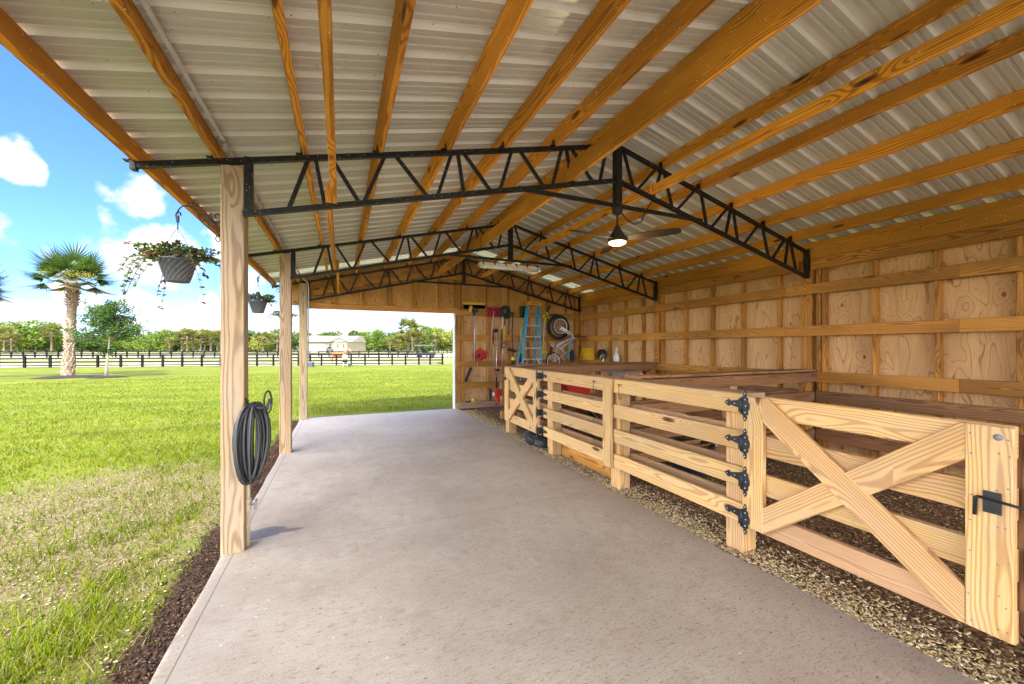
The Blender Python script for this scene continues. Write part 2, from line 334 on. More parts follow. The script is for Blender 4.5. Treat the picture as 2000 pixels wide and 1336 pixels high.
def make_truss(y,right=5.86):
    m=MB(); t=.036
    def c(x,f,o=0): return (x,y,f(x)+o)
    for s0,s1 in (((-1.24),XR),(XR,right-.04)):
        m.bar(c(s0,ztop,-.02),c(s1,ztop,-.02),t,.038); 
    for s0,s1 in ((-.64,XR),(XR,right)): m.bar(c(s0,zbot),c(s1,zbot),t,.040)
    m.box((-.605,y,(zbot(-.6)+ztop(-.6))/2-.0),(.05,.05,ztop(-.6)-zbot(-.6)))
    m.box((right-.02,y,(zbot(right)+ztop(right))/2),(.045,.06,ztop(right)-zbot(right)+.03))
    m.box((-1.235,y,ztop(-1.22)-.01),(.03,.05,.09))
    for x in PX+PXR:
        s=-1 if x<XR else 1
        m.box((x-.03,y,ztop(x)+.035),(.008,.05,.075)); m.box((x-.04,y,ztop(x)+.002),(.05,.05,.006))
    o=m.build('roof_truss',M_steel,barn)
    for a,b in WEB:
        a,b=snap(a,0),snap(b,0); q=MB(); q.bar((a[0],y,a[1]),(b[0],y,b[1]),.028,.024,up=(0,1,0)); q.build('web_bar',M_steel,o)
    q=MB(); q.box((XR,y,(ztop(XR)-.04+2.93)/2),(.07,.07,ztop(XR)-.04-2.93)); q.build('king_post',M_steel,o)
    q=MB(); q.bar((1.50,y,2.925),(3.86,y,2.925),.029,.036); q.build('tie_bar',M_steel,o)
    return o
for y in TY: make_truss(y)
# posts on the open side
POSTS=[(3.31,3.45),(6.13,6.27),(8.85,8.99),(.49,.63),(-2.36,-2.22)]
for a,b in POSTS: bx('post',-.774,-.634,a,b,-.05,ztop(-.7)-.045,M_post,barn,.005)
# wall posts right
WP=[(3.28,3.42),(6.10,6.24),(8.90,9.04),(.46,.60),(-2.4,-2.26)]
for a,b in WP: bx('wall_post',5.905,6.03,a,b,-.05,2.65,M_girt,barn)
for y in [8.29,7.70,7.13,6.56,6.01,5.43,4.85,4.28,3.71,3.17,3.12,2.58,2.03,1.47,.93,.36,-.2,-.75,-1.3,-1.85]:
    bx('wall_stud',5.902,5.99,y,y+.038,0,2.505,M_girt,barn)
for z0,z1,ms in ((2.17,2.31,M_girt),(1.604,1.742,M_girt),(.98,1.118,M_girt)):
    for a,b in ((-2.4,1.87),(1.872,3.6),(3.602,6.15),(6.152,8.92)): bx('wall_girt',5.862,5.90,a,b,z0,z1,ms,barn)
for y in np.arange(-2.4,9.0,1.2):
    z1=2.70; board('plywood_sheet',(6.0,y+.6,0),(6.0,y+.6,z1),1.196,.012,M_ply,barn,up=(1,0,0),bev=0)
# far gable wall
GY=8.975
bx('door_header',-.634,2.49,8.932,8.97,2.235,2.35,M_girt,barn)
for x in (-.155,.388,.96,1.52,2.10): bx('gable_stud',x-.035,x+.035,GY,9.055,2.35,ztop(x)+.05,M_girt,barn)
bx('door_post',2.455,2.53,GY,9.055,0,ztop(2.5)+.0,M_girt,barn)
bx('door_trim',2.425,2.452,8.96,9.10,0,2.235,M_white,barn); bx('door_post',2.60,2.67,GY,9.055,0,ztop(2.6)-.02,M_girt,barn)
for x in (3.27,3.83,4.39,4.95,5.5): bx('gable_stud',x-.02,x+.02,GY,9.055,.14,ztop(x)+.05,M_girt,barn)
bx('corner_post',5.76,5.86,GY-.03,9.055,0,2.8,M_girt,barn)
for z0,z1 in ((2.196,2.325),(1.60,1.742),(.985,1.12),(.468,.61),(0.0,.14)): bx('far_wall_girt',2.47,5.86,8.933,8.972,z0,z1,M_girt if z0>0 else M_post,barn)
for s in (0,1):
    xa,xb=(-1.0,XR) if s==0 else (XR,5.85)
    for off,y in ((.03,8.99),(-.24,8.95)):
        if off<0: xa2,xb2=(-.55,2.3) if s==0 else (3.0,5.7)
        else: xa2,xb2=xa,xb
        board('gable_rafter',(xa2,y,ztop(xa2)+off),(xb2,y,ztop(xb2)+off),.03,.13,M_girt,barn,up=(0,0,1))
bx('collar_board',1.95,3.1,8.91,8.948,3.02,3.16,M_girt,barn)
def gable_sheet(x0,x1,zb,m):
    q=MB(); xs=[x0,x1] if not (x0<XR<x1) else [x0,XR,x1]
    # local x is vertical: build in local frame then rotate
    M=Matrix(((0,0,1,x0),(0,1,0,9.062),(-1,0,0,0),(0,0,0,1))); 
    pts=[(x0,9.062,zb),(x1,9.062,zb)]+[(x,9.062,ztop(x)+.13) for x in reversed(xs)]
    q.poly(pts,(0,.012,0)); bmesh.ops.recalc_face_normals(q.bm,faces=q.bm.faces[:]); bmesh.ops.transform(q.bm,matrix=M.inverted(),verts=q.bm.verts[:])
    bm_obj('plywood_sheet',q.bm,m,barn,M)
for x0,x1,zb in ((-1.1,.36,2.3),(.362,1.56,2.3),(1.562,2.46,2.3)): gable_sheet(x0,x1,zb,M_plyg)
for x0,x1 in ((2.462,3.66),(3.662,4.86),(4.862,6.0)):
    gable_sheet(x0,x1,2.26,M_plyg); board('plywood_sheet',((x0+x1)/2,9.068,0),((x0+x1)/2,9.068,2.258),.012,x1-x0-.003,M_ply,barn,up=(1,0,0),bev=0)
# conduit along the post purlin
q=MB(); zc=ztop(-.74)+.10
q.tube([(-.742,-2.4,zc),(-.742,8.7,zc),(-.742,8.76,zc-.02),(-.70,8.80,zc-.06),(-.62,8.82,zc-.12),(-.605,8.82,zc-.22),(-.605,8.82,1.2)],.0125,8)
for y in (1.2,3.2,3.9,5.9,8.3): q.tube([(-.742,y,zc),(-.742,y+.06,zc)],.016,8)
q.build('conduit',M_conduit,barn)
# ---------------------------------------------------------------- stall fence
LV=[(.985,1.12),(.73,.865),(.475,.61),(.22,.355)]
fen=thing('stall_fence','fixed four board timber fence between the two braced stall gates','fence',(2.6,3.3,0)); 
for a,b in ((1.885,2.02),(3.23,3.37),(4.61,4.75),(6.10,6.24)): bx('fence_post',2.60,2.74,a,b,-.05,1.085,M_fence,fen,.005)
for y0,y1 in ((1.85,3.275),(3.405,4.80)):
    for z0,z1 in LV: bx('front_rail',2.562,2.599,y0,y1,z0,z1,M_fence,fen)
for z0,z1 in LV:
    z1b=z1 if z1<1 else 1.083
    for a,b in ((2.03,3.9),(3.902,6.1)): bx('rear_rail',2.742,2.780,a,b,z0,z1b,M_rear,fen,.008)
bx('cover_board',2.520,2.560,3.278,3.402,.21,1.12,M_fence,fen)
bx('kick_board',2.742,2.78,3.37,4.62,-.02,.135,M_girt,fen)
for a,b in ((1.86,3.9),(3.905,6.3)): bx('top_cap',2.601,2.80,a,b,1.087,1.124,M_cap,fen)
def hook(x,y,z,L,tilt=0):
    q=MB(); q.tube([(x,y,z),(x-.03,y,z)],.004,6); q.tube([(x-.03,y+.012*math.cos(a),z+.012*math.sin(a)) for a in np.linspace(0,6.2,10)],.003,6)
    q.tube([(x-.03,y,z-.01),(x-.03,y+tilt*.3,z-L*.5),(x-.03,y+tilt,z-L)]+[(x-.03,y+tilt-.012+.012*math.cos(a),z-L-.012*math.sin(a)) for a in np.linspace(0,4.2,8)],.0035,6)
    return q.build('cabin_hook',M_iron,fen)
p=at(1163,745,X=2.56); hook(2.562,p.y,p.z,.09,.01); p=at(1213,752,X=2.56); hook(2.562,p.y,p.z,.13)
# strap hinge: strap along +y (on fixed rail) and leaf on -y side (gate stile)
def hinge(y,z,x,parent,k=1.,sg=1):
    # strap on the rail face (x), leaf on the proud stile face (2.498), knuckle block between
    q=MB(); T=.004; ye=y-sg*.026
    q.poly([(x,y+sg*a*k,z+b*k) for a,b in [(.0,-.036),(.0,.036),(.10,.013),(.112,.024),(.13,.014),(.145,0),(.13,-.014),(.112,-.024),(.10,-.013)]],(-T,0,0))
    leaf=[(0,-.062),(0,.062),(-.010,.062),(-.006,.075),(-.019,.098),(-.032,.075),(-.026,.060),(-.040,.048),(-.038,.03),(-.048,.015),(-.048,-.015),(-.038,-.03),(-.040,-.048),(-.026,-.060),(-.032,-.075),(-.019,-.098),(-.006,-.075),(-.010,-.062)]
    q.poly([(2.4988,ye+sg*a*k,z+b*k) for a,b in leaf],(-T,0,0))
    q.box((x-.032,(y+ye)/2+sg*.002,z),(.064,abs(y-ye)+.004,.085*k)); q.tube([(2.494,ye+sg*.004,z-.052*k),(2.494,ye+sg*.004,z+.052*k)],.0075*k,8)
    o=q.build('strap_hinge',M_iron,parent)
    s=MB()
    for a,b in ((.125,0),(.07,0),(.03,0)): s.ball((x-T-.001,y+sg*a*k,z+b*k),(.002,.0055,.0055),1)
    for a,b in ((-.024,0),(-.019,.078),(-.019,-.078),(-.02,.04),(-.02,-.04)): s.ball((2.4938,ye+sg*a*k,z+b*k),(.002,.0055,.0055),1)
    s.build('screws',M_alu,o)
def make_gate(name,label,ys,yh,n,loc):   # ys latch side y (small), yh hinge side y
    g=thing(name,label,'gate',loc); w=.135
    bx('gate_stile',2.500,2.540,yh-w,yh,.24,1.118,M_fence,g); bx('gate_stile',2.499,2.540,ys,ys+w,.24,1.118,M_fence,g)
    for i,(z0,z1) in enumerate(LV): bx('gate_rail',2.542,2.580,ys+.005,yh-.005,z0,z1,M_fence_pink if i==3 and n==0 else M_fence,g)
    a,b=ys+w+.001,yh-w-.001
    ext=.0
    cuts=[((0,b,0),(0,1,0)),((0,a,0),(0,-1,0)),((0,0,1.116),(0,0,1)),((0,0,.242),(0,0,-1))]
    for x,z0,z1,th in ((2.519,1.05,.31,.040),(2.521,.32,1.045,.034)):
        p,q_=Vector((x,b,z0)),Vector((x,a,z1)); d=(q_-p).normalized()*.14
        board('brace',p-d,q_+d,th,.135,M_fence,g,up=(0,0,1),cut=cuts)
    return g
g1=make_gate('stall_gate','wide cross braced stall gate in the foreground with sliding bolt',0.645,1.815,0,(2.52,1.8,.24))
for z0,z1 in LV: hinge(1.842,(z0+z1)/2,2.561,g1,1.08)
q=MB(); q.box((2.493,.70,.80),(.008,.05,.09)); q.tube([(2.486,.735,.815),(2.486,.60,.805),(2.486,.58,.80)],.006,8); q.tube([(2.486,.735,.815),(2.484,.745,.81),(2.484,.747,.735)],.007,8)
q.build('slide_bolt',M_iron,g1)
q=MB(); q.lathe((2.4985,.745-.06,1.075),[(0,0),(.014,0),(.014,.002),(0,.002)],16,(-1,0,0)); q.build('round_marker',M_grey,g1)
q=MB(); q.lathe((0,0,0),[(0,0),(.0036,0),(.0036,.0012),(0,.0012)],8,(-1,0,0)); sc0=bm_obj('screw',q.bm,M_grey,g1,Matrix.Translation((2.4985,.66,.28))); sc0.matrix_basis=WM[g1.name].inverted()@Matrix.Translation((2.4985,.66,.28)); first=True
for y in (.66,.765,.685,1.69,1.80,1.745):
    for z in (.28,.40,.56,.70,.84,.98,1.09):
        if first: first=False; continue
        c=sc0.copy(); COL.objects.link(c); c.parent=g1; c.matrix_basis=WM[g1.name].inverted()@Matrix.Translation((2.4985,y+rnd.uniform(-.006,.006),z+rnd.uniform(-.03,.03)))
g2=make_gate('stall_gate','small far cross braced stall gate before the ladder',4.86,6.06,1,(2.52,4.9,.24))
for z0,z1 in LV: hinge(4.832,(z0+z1)/2,2.561,g2,1.0,-1)
q=MB(); q.box((2.49,6.0,.93),(.01,.06,.05)); q.tube([(2.485,5.97,.93),(2.485,6.1,.93)],.007,6); q.tube([(2.48,6.06,.93),(2.47,6.07,.86)],.006,6); q.build('slide_bolt',M_iron,g2)
f2=thing('stall_fence','four board timber fence end beyond the latch of the foreground gate','fence',(2.6,.5,0))
bx('fence_post',2.60,2.74,.45,.59,-.05,1.085,M_fence,f2,.005)
for z0,z1 in LV: bx('front_rail',2.562,2.599,-2.3,.628,z0,z1,M_fence,f2); bx('rear_rail',2.742,2.78,-2.3,.59,z0,z1-.04,M_fence_pink,f2)
bx('latch_board',2.602,2.64,.592,.70,.25,1.08,M_dark,f2)
for y,lab in ((3.30,'dark timber stall partition reaching the wall behind the middle gate post'),(6.18,'dark timber stall partition at the far end beside the ladder')):
    g=thing('stall_partition',lab,'partition',(4.3,y,0))
    for z0,z1 in LV:
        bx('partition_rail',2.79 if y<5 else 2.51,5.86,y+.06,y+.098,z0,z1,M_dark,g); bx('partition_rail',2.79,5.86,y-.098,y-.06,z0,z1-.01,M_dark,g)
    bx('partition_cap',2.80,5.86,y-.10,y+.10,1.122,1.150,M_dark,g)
    bx('partition_post',4.25,4.37,y-.058,y+.058,-.05,1.11,M_fence,g); bx('partition_post',5.73,5.85,y-.057,y+.057,-.05,1.11,M_girt,g)
g=thing('wall_rails','lower dark stall rails fixed along the plywood side wall','rails',(5.85,2.,0))
for z0,z1 in LV[1:]:
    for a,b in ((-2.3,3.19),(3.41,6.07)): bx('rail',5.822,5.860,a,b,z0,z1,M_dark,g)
# ---------------------------------------------------------------- ground
def grid(name,x0,x1,y0,y1,z,m,nx=1,ny=1,fz=None,kind='structure'):
    bm=bmesh.new(); vs=[[bm.verts.new((x0+(x1-x0)*i/nx,y0+(y1-y0)*j/ny,z)) for j in range(ny+1)] for i in range(nx+1)]
    if fz:
        for r in vs:
            for v in r: v.co.z+=fz(v.co.x,v.co.y)
    for i in range(nx):
        for j in range(ny): bm.faces.new((vs[i][j],vs[i+1][j],vs[i+1][j+1],vs[i][j+1]))
    return tag(bm_obj(name,bm,m),kind=kind)
t=mat('lawn',.9,0,.15); o=t.obj(); x,y,z=t.xyz(o)[:]
n1=t.noise(o,.35,4,.6); n2=t.noise(o,3.,4,.65); n3=t.noise(o,40.,3,.7); n4=t.noise(o,1.1,3,.6)
c=t.mix(t.ss(n1,.3,.7),(.10,.13,.008),(.175,.185,.015)); c=t.mix(t.ss(n2,.4,.75,0,.6),c,(.06,.115,.009)); c=t.mix(t.ss(n3,.3,.7,0.,.35),c,(.04,.07,.006))
st=t.m('SINE',t.m('MULTIPLY',t.m('ADD',t.m('ADD',y,t.m('MULTIPLY',x,.25)),t.m('MULTIPLY',n4,.8)),3.4)); c=t.mix(t.ss(st,-.6,.9,0.,.28),c,(.21,.23,.045))
gx=t.m('DIVIDE',t.m('ADD',x,2.15),1.5); gy=t.m('DIVIDE',t.m('SUBTRACT',y,4.7),1.7); g=t.m('ADD',t.m('MULTIPLY',gx,gx),t.m('MULTIPLY',gy,gy))
bare=t.ss(t.m('ADD',g,t.m('MULTIPLY',t.m('SUBTRACT',n2,.5),2.6)),.4,1.5,1.,0.)
straw=t.mix(t.ss(n3,.35,.65),(.10,.065,.035),(.27,.21,.13)); c=t.mix(t.m('MULTIPLY',bare,.85),c,straw)
near=t.m('MULTIPLY',t.ss(y,2.,5.5,1.,0.),t.ss(n4,.4,.6)); c=t.mix(t.m('MULTIPLY',near,.6),c,t.mix(.5,straw,(.09,.07,.025)))
e=t.m('ADD',x,t.m('MULTIPLY',t.m('SUBTRACT',n2,.5),.26)); soil=t.m('MULTIPLY',t.ss(e,-1.02,-.94),t.m('MULTIPLY',t.ss(x,-.5,-.4,1.,0.),t.ss(y,9.0,9.3,1.,0.)))
e2=t.m('ADD',y,t.m('MULTIPLY',t.m('SUBTRACT',n2,.5),.7)); soil2=t.m('MULTIPLY',t.m('MULTIPLY',t.ss(e2,9.25,9.5,1.,0.),t.ss(y,8.9,9.,0.,1.)),t.ss(x,1.0,2.6,.25,1.))
so=t.m('MAXIMUM',soil,soil2); c=t.mix(so,c,t.mix(t.ss(n3,.3,.7),(.018,.010,.006),(.075,.042,.026)))
fld=t.ss(t.m('ADD',y,t.m('ADD',t.m('MULTIPLY',x,.24),t.m('MULTIPLY',n1,6.))),38.,50.); c=t.mix(fld,c,t.mix(t.ss(n1,.35,.65),(.17,.18,.06),(.26,.24,.12)))
t.put(t.b.inputs['Base Color'],c); bump(t,t.m('ADD',n3,t.m('MULTIPLY',n2,.6)),.03,.7); M_lawn=t.mat
grid('lawn',-700,700,-600,900,-.05,M_lawn)
M_sand=plain('pale_sand',(.42,.41,.38),.9,0,.12,.6)
def strip(name,a,b,o0,o1,z,m):
    bm=bmesh.new(); a=Vector(a);b=Vector(b);d=(b-a).normalized();n=Vector((-d.y,d.x)); k=40; P=[]
    for i in range(k+1):
        p=a.lerp(b,i/k); P.append((bm.verts.new((*(p+n*(o0+.5*math.sin(i*1.3))),z)),bm.verts.new((*(p+n*(o1+.8*math.sin(i*.9+1))),z))))
    for q,w in zip(P,P[1:]): bm.faces.new((q[0],w[0],w[1],q[1]))
    return tag(bm_obj(name,bm,m),kind='structure')
strip('sand_track',(-70,52),(7.5,33.3),1.,6.,-.045,M_sand); strip('sand_track',(-90,94),(60,47),2.,22.,-.045,M_sand)
# pale ground added unseen behind the camera to bounce light into the barn
grid('bounce_ground',-9,12,-16,-2.46,-.044,plain('bounce_pale',(.34,.32,.27),.9,0,.12,8))
# slab
t=mat('concrete',.7,0,.2); o=t.obj(); x,y,z=t.xyz(o)[:]
a1=t.noise(o,.8,4,.6); a2=t.noise(o,7.,5,.7); a3=t.noise(o,160.,3,.65); a4=t.noise(t.v('MULTIPLY',o,(3.,30.,1.)),3.,3,.6); a5=t.noise(o,2.6,5,.75)
c=t.mix(t.ss(a1,.3,.7),(.35,.30,.24),(.47,.415,.345)); c=t.mix(t.ss(a5,.50,.74,0.,.5),c,(.29,.22,.16)); c=t.mix(t.ss(a2,.58,.75,0.,.6),c,(.24,.17,.12)); c=t.mix(t.ss(a2,.28,.42,.35,0.),c,(.50,.46,.43))
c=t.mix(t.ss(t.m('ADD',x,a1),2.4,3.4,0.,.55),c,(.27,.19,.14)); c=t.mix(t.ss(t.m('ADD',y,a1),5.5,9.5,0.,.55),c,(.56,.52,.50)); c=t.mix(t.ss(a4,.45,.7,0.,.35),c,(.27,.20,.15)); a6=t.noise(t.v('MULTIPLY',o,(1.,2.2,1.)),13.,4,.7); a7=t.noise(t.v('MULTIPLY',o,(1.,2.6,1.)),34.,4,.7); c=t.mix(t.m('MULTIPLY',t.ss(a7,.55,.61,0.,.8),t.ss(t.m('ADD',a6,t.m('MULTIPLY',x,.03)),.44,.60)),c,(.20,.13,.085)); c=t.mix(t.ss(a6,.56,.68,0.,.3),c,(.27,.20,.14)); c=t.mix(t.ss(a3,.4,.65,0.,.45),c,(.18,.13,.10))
vs=t.vor(t.v('MULTIPLY',o,(1.,1.6,1.)),9.); c=t.mix(t.m('MULTIPLY',t.ss(t.m('ADD',vs.outputs['Distance'],t.m('MULTIPLY',a3,.12)),.09,.16,1.,0.),t.m('LESS_THAN',t.xyz(vs.outputs['Color'])[0],.13)),c,(.10,.06,.035))
vs=t.vor(o,26.); c=t.mix(t.m('MULTIPLY',t.m('LESS_THAN',vs.outputs['Distance'],.13),t.m('LESS_THAN',t.xyz(vs.outputs['Color'])[0],.02)),c,(.62,.58,.52))
ln=t.m('ADD',x,t.m('MULTIPLY',a5,.006)); gl=t.ss(t.m('ABSOLUTE',t.m('ADD',ln,.692)),.002,.006,1.,0.); jl=t.ss(t.m('ABSOLUTE',t.m('SUBTRACT',t.m('ADD',y,t.m('MULTIPLY',a5,.03)),3.30)),.002,.008,.55,0.)
c=t.mix(t.m('MULTIPLY',t.m('MAXIMUM',gl,jl),.6),c,(.12,.09,.07))
def ell(cx,cy,rx,ry,ns): 
    u=t.m('DIVIDE',t.m('SUBTRACT',x,cx),rx); w=t.m('DIVIDE',t.m('SUBTRACT',y,cy),ry); return t.ss(t.m('ADD',t.m('ADD',t.m('MULTIPLY',u,u),t.m('MULTIPLY',w,w)),t.m('MULTIPLY',t.m('SUBTRACT',a5,.5),ns)),.7,1.1,1.,0.)
p=at(517,1040,Z=0); wet=t.m('MAXIMUM',ell(p.x,p.y,.17,.10,3.),ell(p.x+.17,p.y-.03,.14,.035,3.)); c=t.mix(t.m('MULTIPLY',wet,.75),c,(.085,.075,.07))
t.put(t.b.inputs['Base Color'],c); t.put(t.b.inputs['Roughness'],t.m('SUBTRACT',t.ss(a2,.3,.7,.55,.75),t.m('MULTIPLY',wet,.3))); bump(t,t.m('SUBTRACT',t.m('ADD',a3,t.m('MULTIPLY',a2,.5)),t.m('MULTIPLY',gl,2.)),0.001,.6)
bm=bmesh.new(); L=[];Rr=[]; k=60
for i in range(k+1):
    yy=-2.45+i*(9.03+2.45)/k; L.append((-.762+.004*math.sin(yy*7),yy)); Rr.append((2.515+.012*math.sin(yy*2.3)+.008*math.sin(yy*9),yy))
top=[bm.verts.new((*p,0)) for p in L+list(reversed(Rr))]; bot=[bm.verts.new((p[0]+(-.012 if p[0]<0 else .012),p[1],-.12)) for p in L+list(reversed(Rr))]
bm.faces.new(top); 
for i in range(len(top)): bm.faces.new((top[i],top[(i+1)%len(top)],bot[(i+1)%len(top)],bot[i]))
bmesh.ops.recalc_face_normals(bm,faces=bm.faces[:]); tag(bm_obj('concrete_slab',bm,t.mat),kind='structure')
t=mat('woodchip_bed',.9,0,.2); o=t.obj(); v1=t.vor(o,45.); cc=t.xyz(v1.outputs['Color'])[0]; c=t.mix(cc,(.07,.038,.02),(.24,.15,.08)); t.put(t.b.inputs['Base Color'],c); bump(t,v1.outputs['Distance'],.01,1.); M_bed=t.mat
grid('woodchip_bed',2.51,5.99,-2.5,9.0,-.028,M_bed,30,60,lambda x,y:.008*math.sin(x*7)*math.cos(y*5))
# ---- loose stuff
M_chip=attr('chips',.85); M_grass=attr('grass_blades',.7,.35,.08); M_leaf=attr('leaves',.5,.3,.35)
CHIP=([(-.5,-.32,0),(.35,-.38,.04),(.55,.2,-.03),(-.1,.42,.05),(-.55,.12,0),(0,0,.16)],[(0,1,5),(1,2,5),(2,3,5),(3,4,5),(4,0,5),(1,0,4),(2,1,4),(3,2,4)])
def chips(name,n,fx,size,cols,label,tilt=.35,zb=-.02):
    P=fx(n); n=len(P); s=nr.uniform(size[0],size[1],n); sc=np.stack([s,s*nr.uniform(.4,.85,n),s*.7],1); k=nr.integers(0,len(cols),n); C=np.array(cols)[k]*nr.uniform(.6,1.35,(n,1))
    P=np.concatenate([P,np.full((n,1),zb)+nr.uniform(0,.014,(n,1))],1)
    return tag(soup(name,*CHIP,P,rots(n,tilt),sc,np.clip(C,0,.9),M_chip),label,None,None,'stuff')
BR=[(.20,.11,.055),(.30,.18,.09),(.13,.07,.035),(.40,.27,.15)]; YL=[(.66,.50,.27),(.78,.64,.40),(.45,.30,.14),(.26,.15,.07),(.66,.48,.20),(.54,.43,.28)]
def f_in(n):
    d=nr.uniform(0,1,n)**1.7; y=-1+9.9*d; x=nr.uniform(2.62,5.95,n); return np.stack([x,y],1)
def f_edge(n):
    d=nr.uniform(0,1,n)**1.3; y=.1+8.6*d; x=2.52+np.abs(nr.normal(0,.16,n)); return np.stack([x,y],1)
a=chips('wood_chips',60000,f_in,(.010,.030),BR,'brown wood chips covering the stall floor')
a=chips('wood_chips',20000,f_edge,(.009,.029),YL,'pale yellow wood chips along the slab edge under the fence',.35,-.012)
def f_patch(n):
    x=nr.normal(-2.3,1.0,n); y=nr.normal(4.3,1.25,n); k=x<-1.0; return np.stack([x[k],y[k]],1)
chips('straw_litter',4200,f_patch,(.007,.024),[(.34,.26,.16),(.44,.37,.26),(.22,.15,.08),(.12,.07,.04)],'pale straw and bark litter on the bare lawn patch',.25,-.046)
def f_n(n): return np.stack([nr.uniform(-2.6,-.95,n),nr.uniform(1.6,3.6,n)],1)
chips('straw_litter',1800,f_n,(.008,.03),[(.34,.27,.16),(.42,.35,.24),(.20,.13,.06)],'pale litter between the nearest grass tufts',.25,-.046)
def f_soil(n): return np.stack([-.77-np.abs(nr.normal(0,.11,n)),nr.uniform(1.2,9,n)],1)
chips('bark_mulch',9000,f_soil,(.006,.026),[(.035,.02,.012),(.07,.04,.025),(.11,.06,.035),(.02,.012,.008)],'dark bark mulch along the left edge of the slab',.5,-.044)
def f_slab(n):
    x=2.5-np.abs(nr.normal(0,.55,n)); y=nr.uniform(.8,8.8,n); k=x>-.6; return np.stack([x[k],y[k]],1)
chips('slab_debris',420,f_slab,(.004,.014),[(.12,.07,.04),(.3,.2,.1),(.5,.42,.3),(.06,.03,.02)],'small dry crumbs of bark scattered on the concrete',.2,.001)
# grass
def grass():
    n=270000; th=nr.uniform(R(-72),R(20),n)+0; d=1.35*np.exp(nr.uniform(0,1,n)**.9*np.log(26/1.35)); x=d*np.sin(th); y=d*np.cos(th)
    cl=np.sin(x*3.1+1.3*np.sin(y*2.2))*np.sin(y*2.7+1.1*np.sin(x*1.9)); cl2=np.sin(x*9+2*np.sin(y*6))*np.sin(y*8+1.5*np.sin(x*7))
    g=((x+2.3)/1.35)**2+((y-4.7)/1.7)**2
    keep=((x<-.95-.07*cl2)|((y>9.6)))&((y<9.3)|(y>9.35+.2*(cl2>0)))
    keep&=~((g<.95+.8*cl)&(nr.uniform(0,1,n)<.5)); keep&=~((y<3.9)&(cl*.6+cl2*.5<-.05)&(nr.uniform(0,1,n)<.55)&(x>-4))
    keep&=~((x>-1.15)&(nr.uniform(0,1,n)<.6)&(y<9.2)); x=x[keep];y=y[keep];d=d[keep];cl=cl[keep];cl2=cl2[keep];n=len(x)
    h=(.045+.02*cl2+nr.uniform(-.015,.03,n))*np.where(d<3.6,1.25,1.)*np.clip(1.05-.012*d,.6,1); h=np.maximum(h,.015); w=.0035+.0007*d
    V=[(-.5,0,0),(.5,0,0),(.38,.16,.5),(-.38,.16,.5),(0,.55,1.)]
    Fq=[(0,1,2),(0,2,3),(3,2,4)]
    sc=np.stack([w,h,h],1); u=nr.uniform(0,1,(n,1)); dry=(nr.uniform(0,1,n)<.07+.10*(d<4))[:,None]
    C=np.array([.09,.15,.006])*(1-u)+np.array([.215,.235,.012])*u; C=C*(1+.18*cl[:,None])*nr.uniform(.75,1.2,(n,1)); C=np.where(dry,np.array([.28,.24,.11]),C)
    P=np.stack([x,y,np.full(n,-.052)],1)
    tag(soup('grass',V,Fq,P,rots(n,.38),sc,np.clip(C,0,.9),M_grass),'short bright green lawn grass beside the barn',None,None,'stuff')
grass()
# ---------------------------------------------------------------- trees
def leafset(name,P,size,C,parent,tilt=1.2,asp=.6,m=None):
    n=len(P); s=nr.uniform(size*.7,size*1.3,n); V=[(-.5,0,0),(0,-.5,.08),(.5,0,0),(0,.5,.08)]
    return soup(name,V,[(0,1,2,3)],P,rots(n,tilt),np.stack([s,s*asp,s],1),np.clip(C,0,.9),m or M_leaf,parent)
def crown_pts(c,rad,lobes,per,q,lo=.0):
    P=[];T=[]
    for i in range(lobes):
        d=q.normal(0,1,3); d/=np.linalg.norm(d); k=q.uniform(.25,.78); lc=np.array(c)+d*np.array(rad)*k; lr=np.array(rad)*q.uniform(.24,.42)
        v=q.normal(0,1,(per,3)); v/=np.linalg.norm(v,axis=1)[:,None]; r=q.uniform(.55,1.05,(per,1)); P.append(lc+v*r*lr); T.append(np.full(per,q.uniform(.55,1.3)))
    P=np.concatenate(P);T=np.concatenate(T); k=P[:,2]>lo; return P[k],T[k]
M_bark=plain('tree_bark',(.25,.19,.13),.9,0,.4,12); M_fartrunk=plain('far_palm_trunk',(.16,.12,.085),.9,0,.3,2)
M_palebark=plain('pale_bark',(.33,.28,.22),.9,0,.3,14)
def mk_tree(kind,loc,hgt,rad,cols,label,cat='tree',group='trees of the far treeline',size=.5,lobes=16,per=70):
    g=thing(kind,label,cat,loc,0,group); L=Vector(loc); q=np.random.default_rng(int(abs(loc[0]*100+loc[1])))
    P,T=crown_pts((L.x,L.y,L.z+hgt*.48),(rad,rad,hgt*.5),lobes,per,q,L.z+.05)
    u=q.uniform(0,1,(len(P),1)); C=(np.array(cols[0])*(1-u)+np.array(cols[1])*u)*T[:,None]
    leafset('crown',P,size,C,g)
    m=MB(); m.tube([L,L+Vector((.1,0,hgt*.3)),L+Vector((0,.1,hgt*.7))],[hgt*.035,hgt*.028,hgt*.012],7)
    for k in range(5):
        a=k*1.3; m.tube([L+Vector((0,0,hgt*(.25+.08*k))),L+Vector((math.cos(a)*rad*.35,math.sin(a)*rad*.35,hgt*(.42+.07*k))),L+Vector((math.cos(a)*rad*.7,math.sin(a)*rad*.7,hgt*(.5+.07*k)))],[hgt*.016,hgt*.01,hgt*.004],5)
    m.build('trunk',M_bark,g); return g
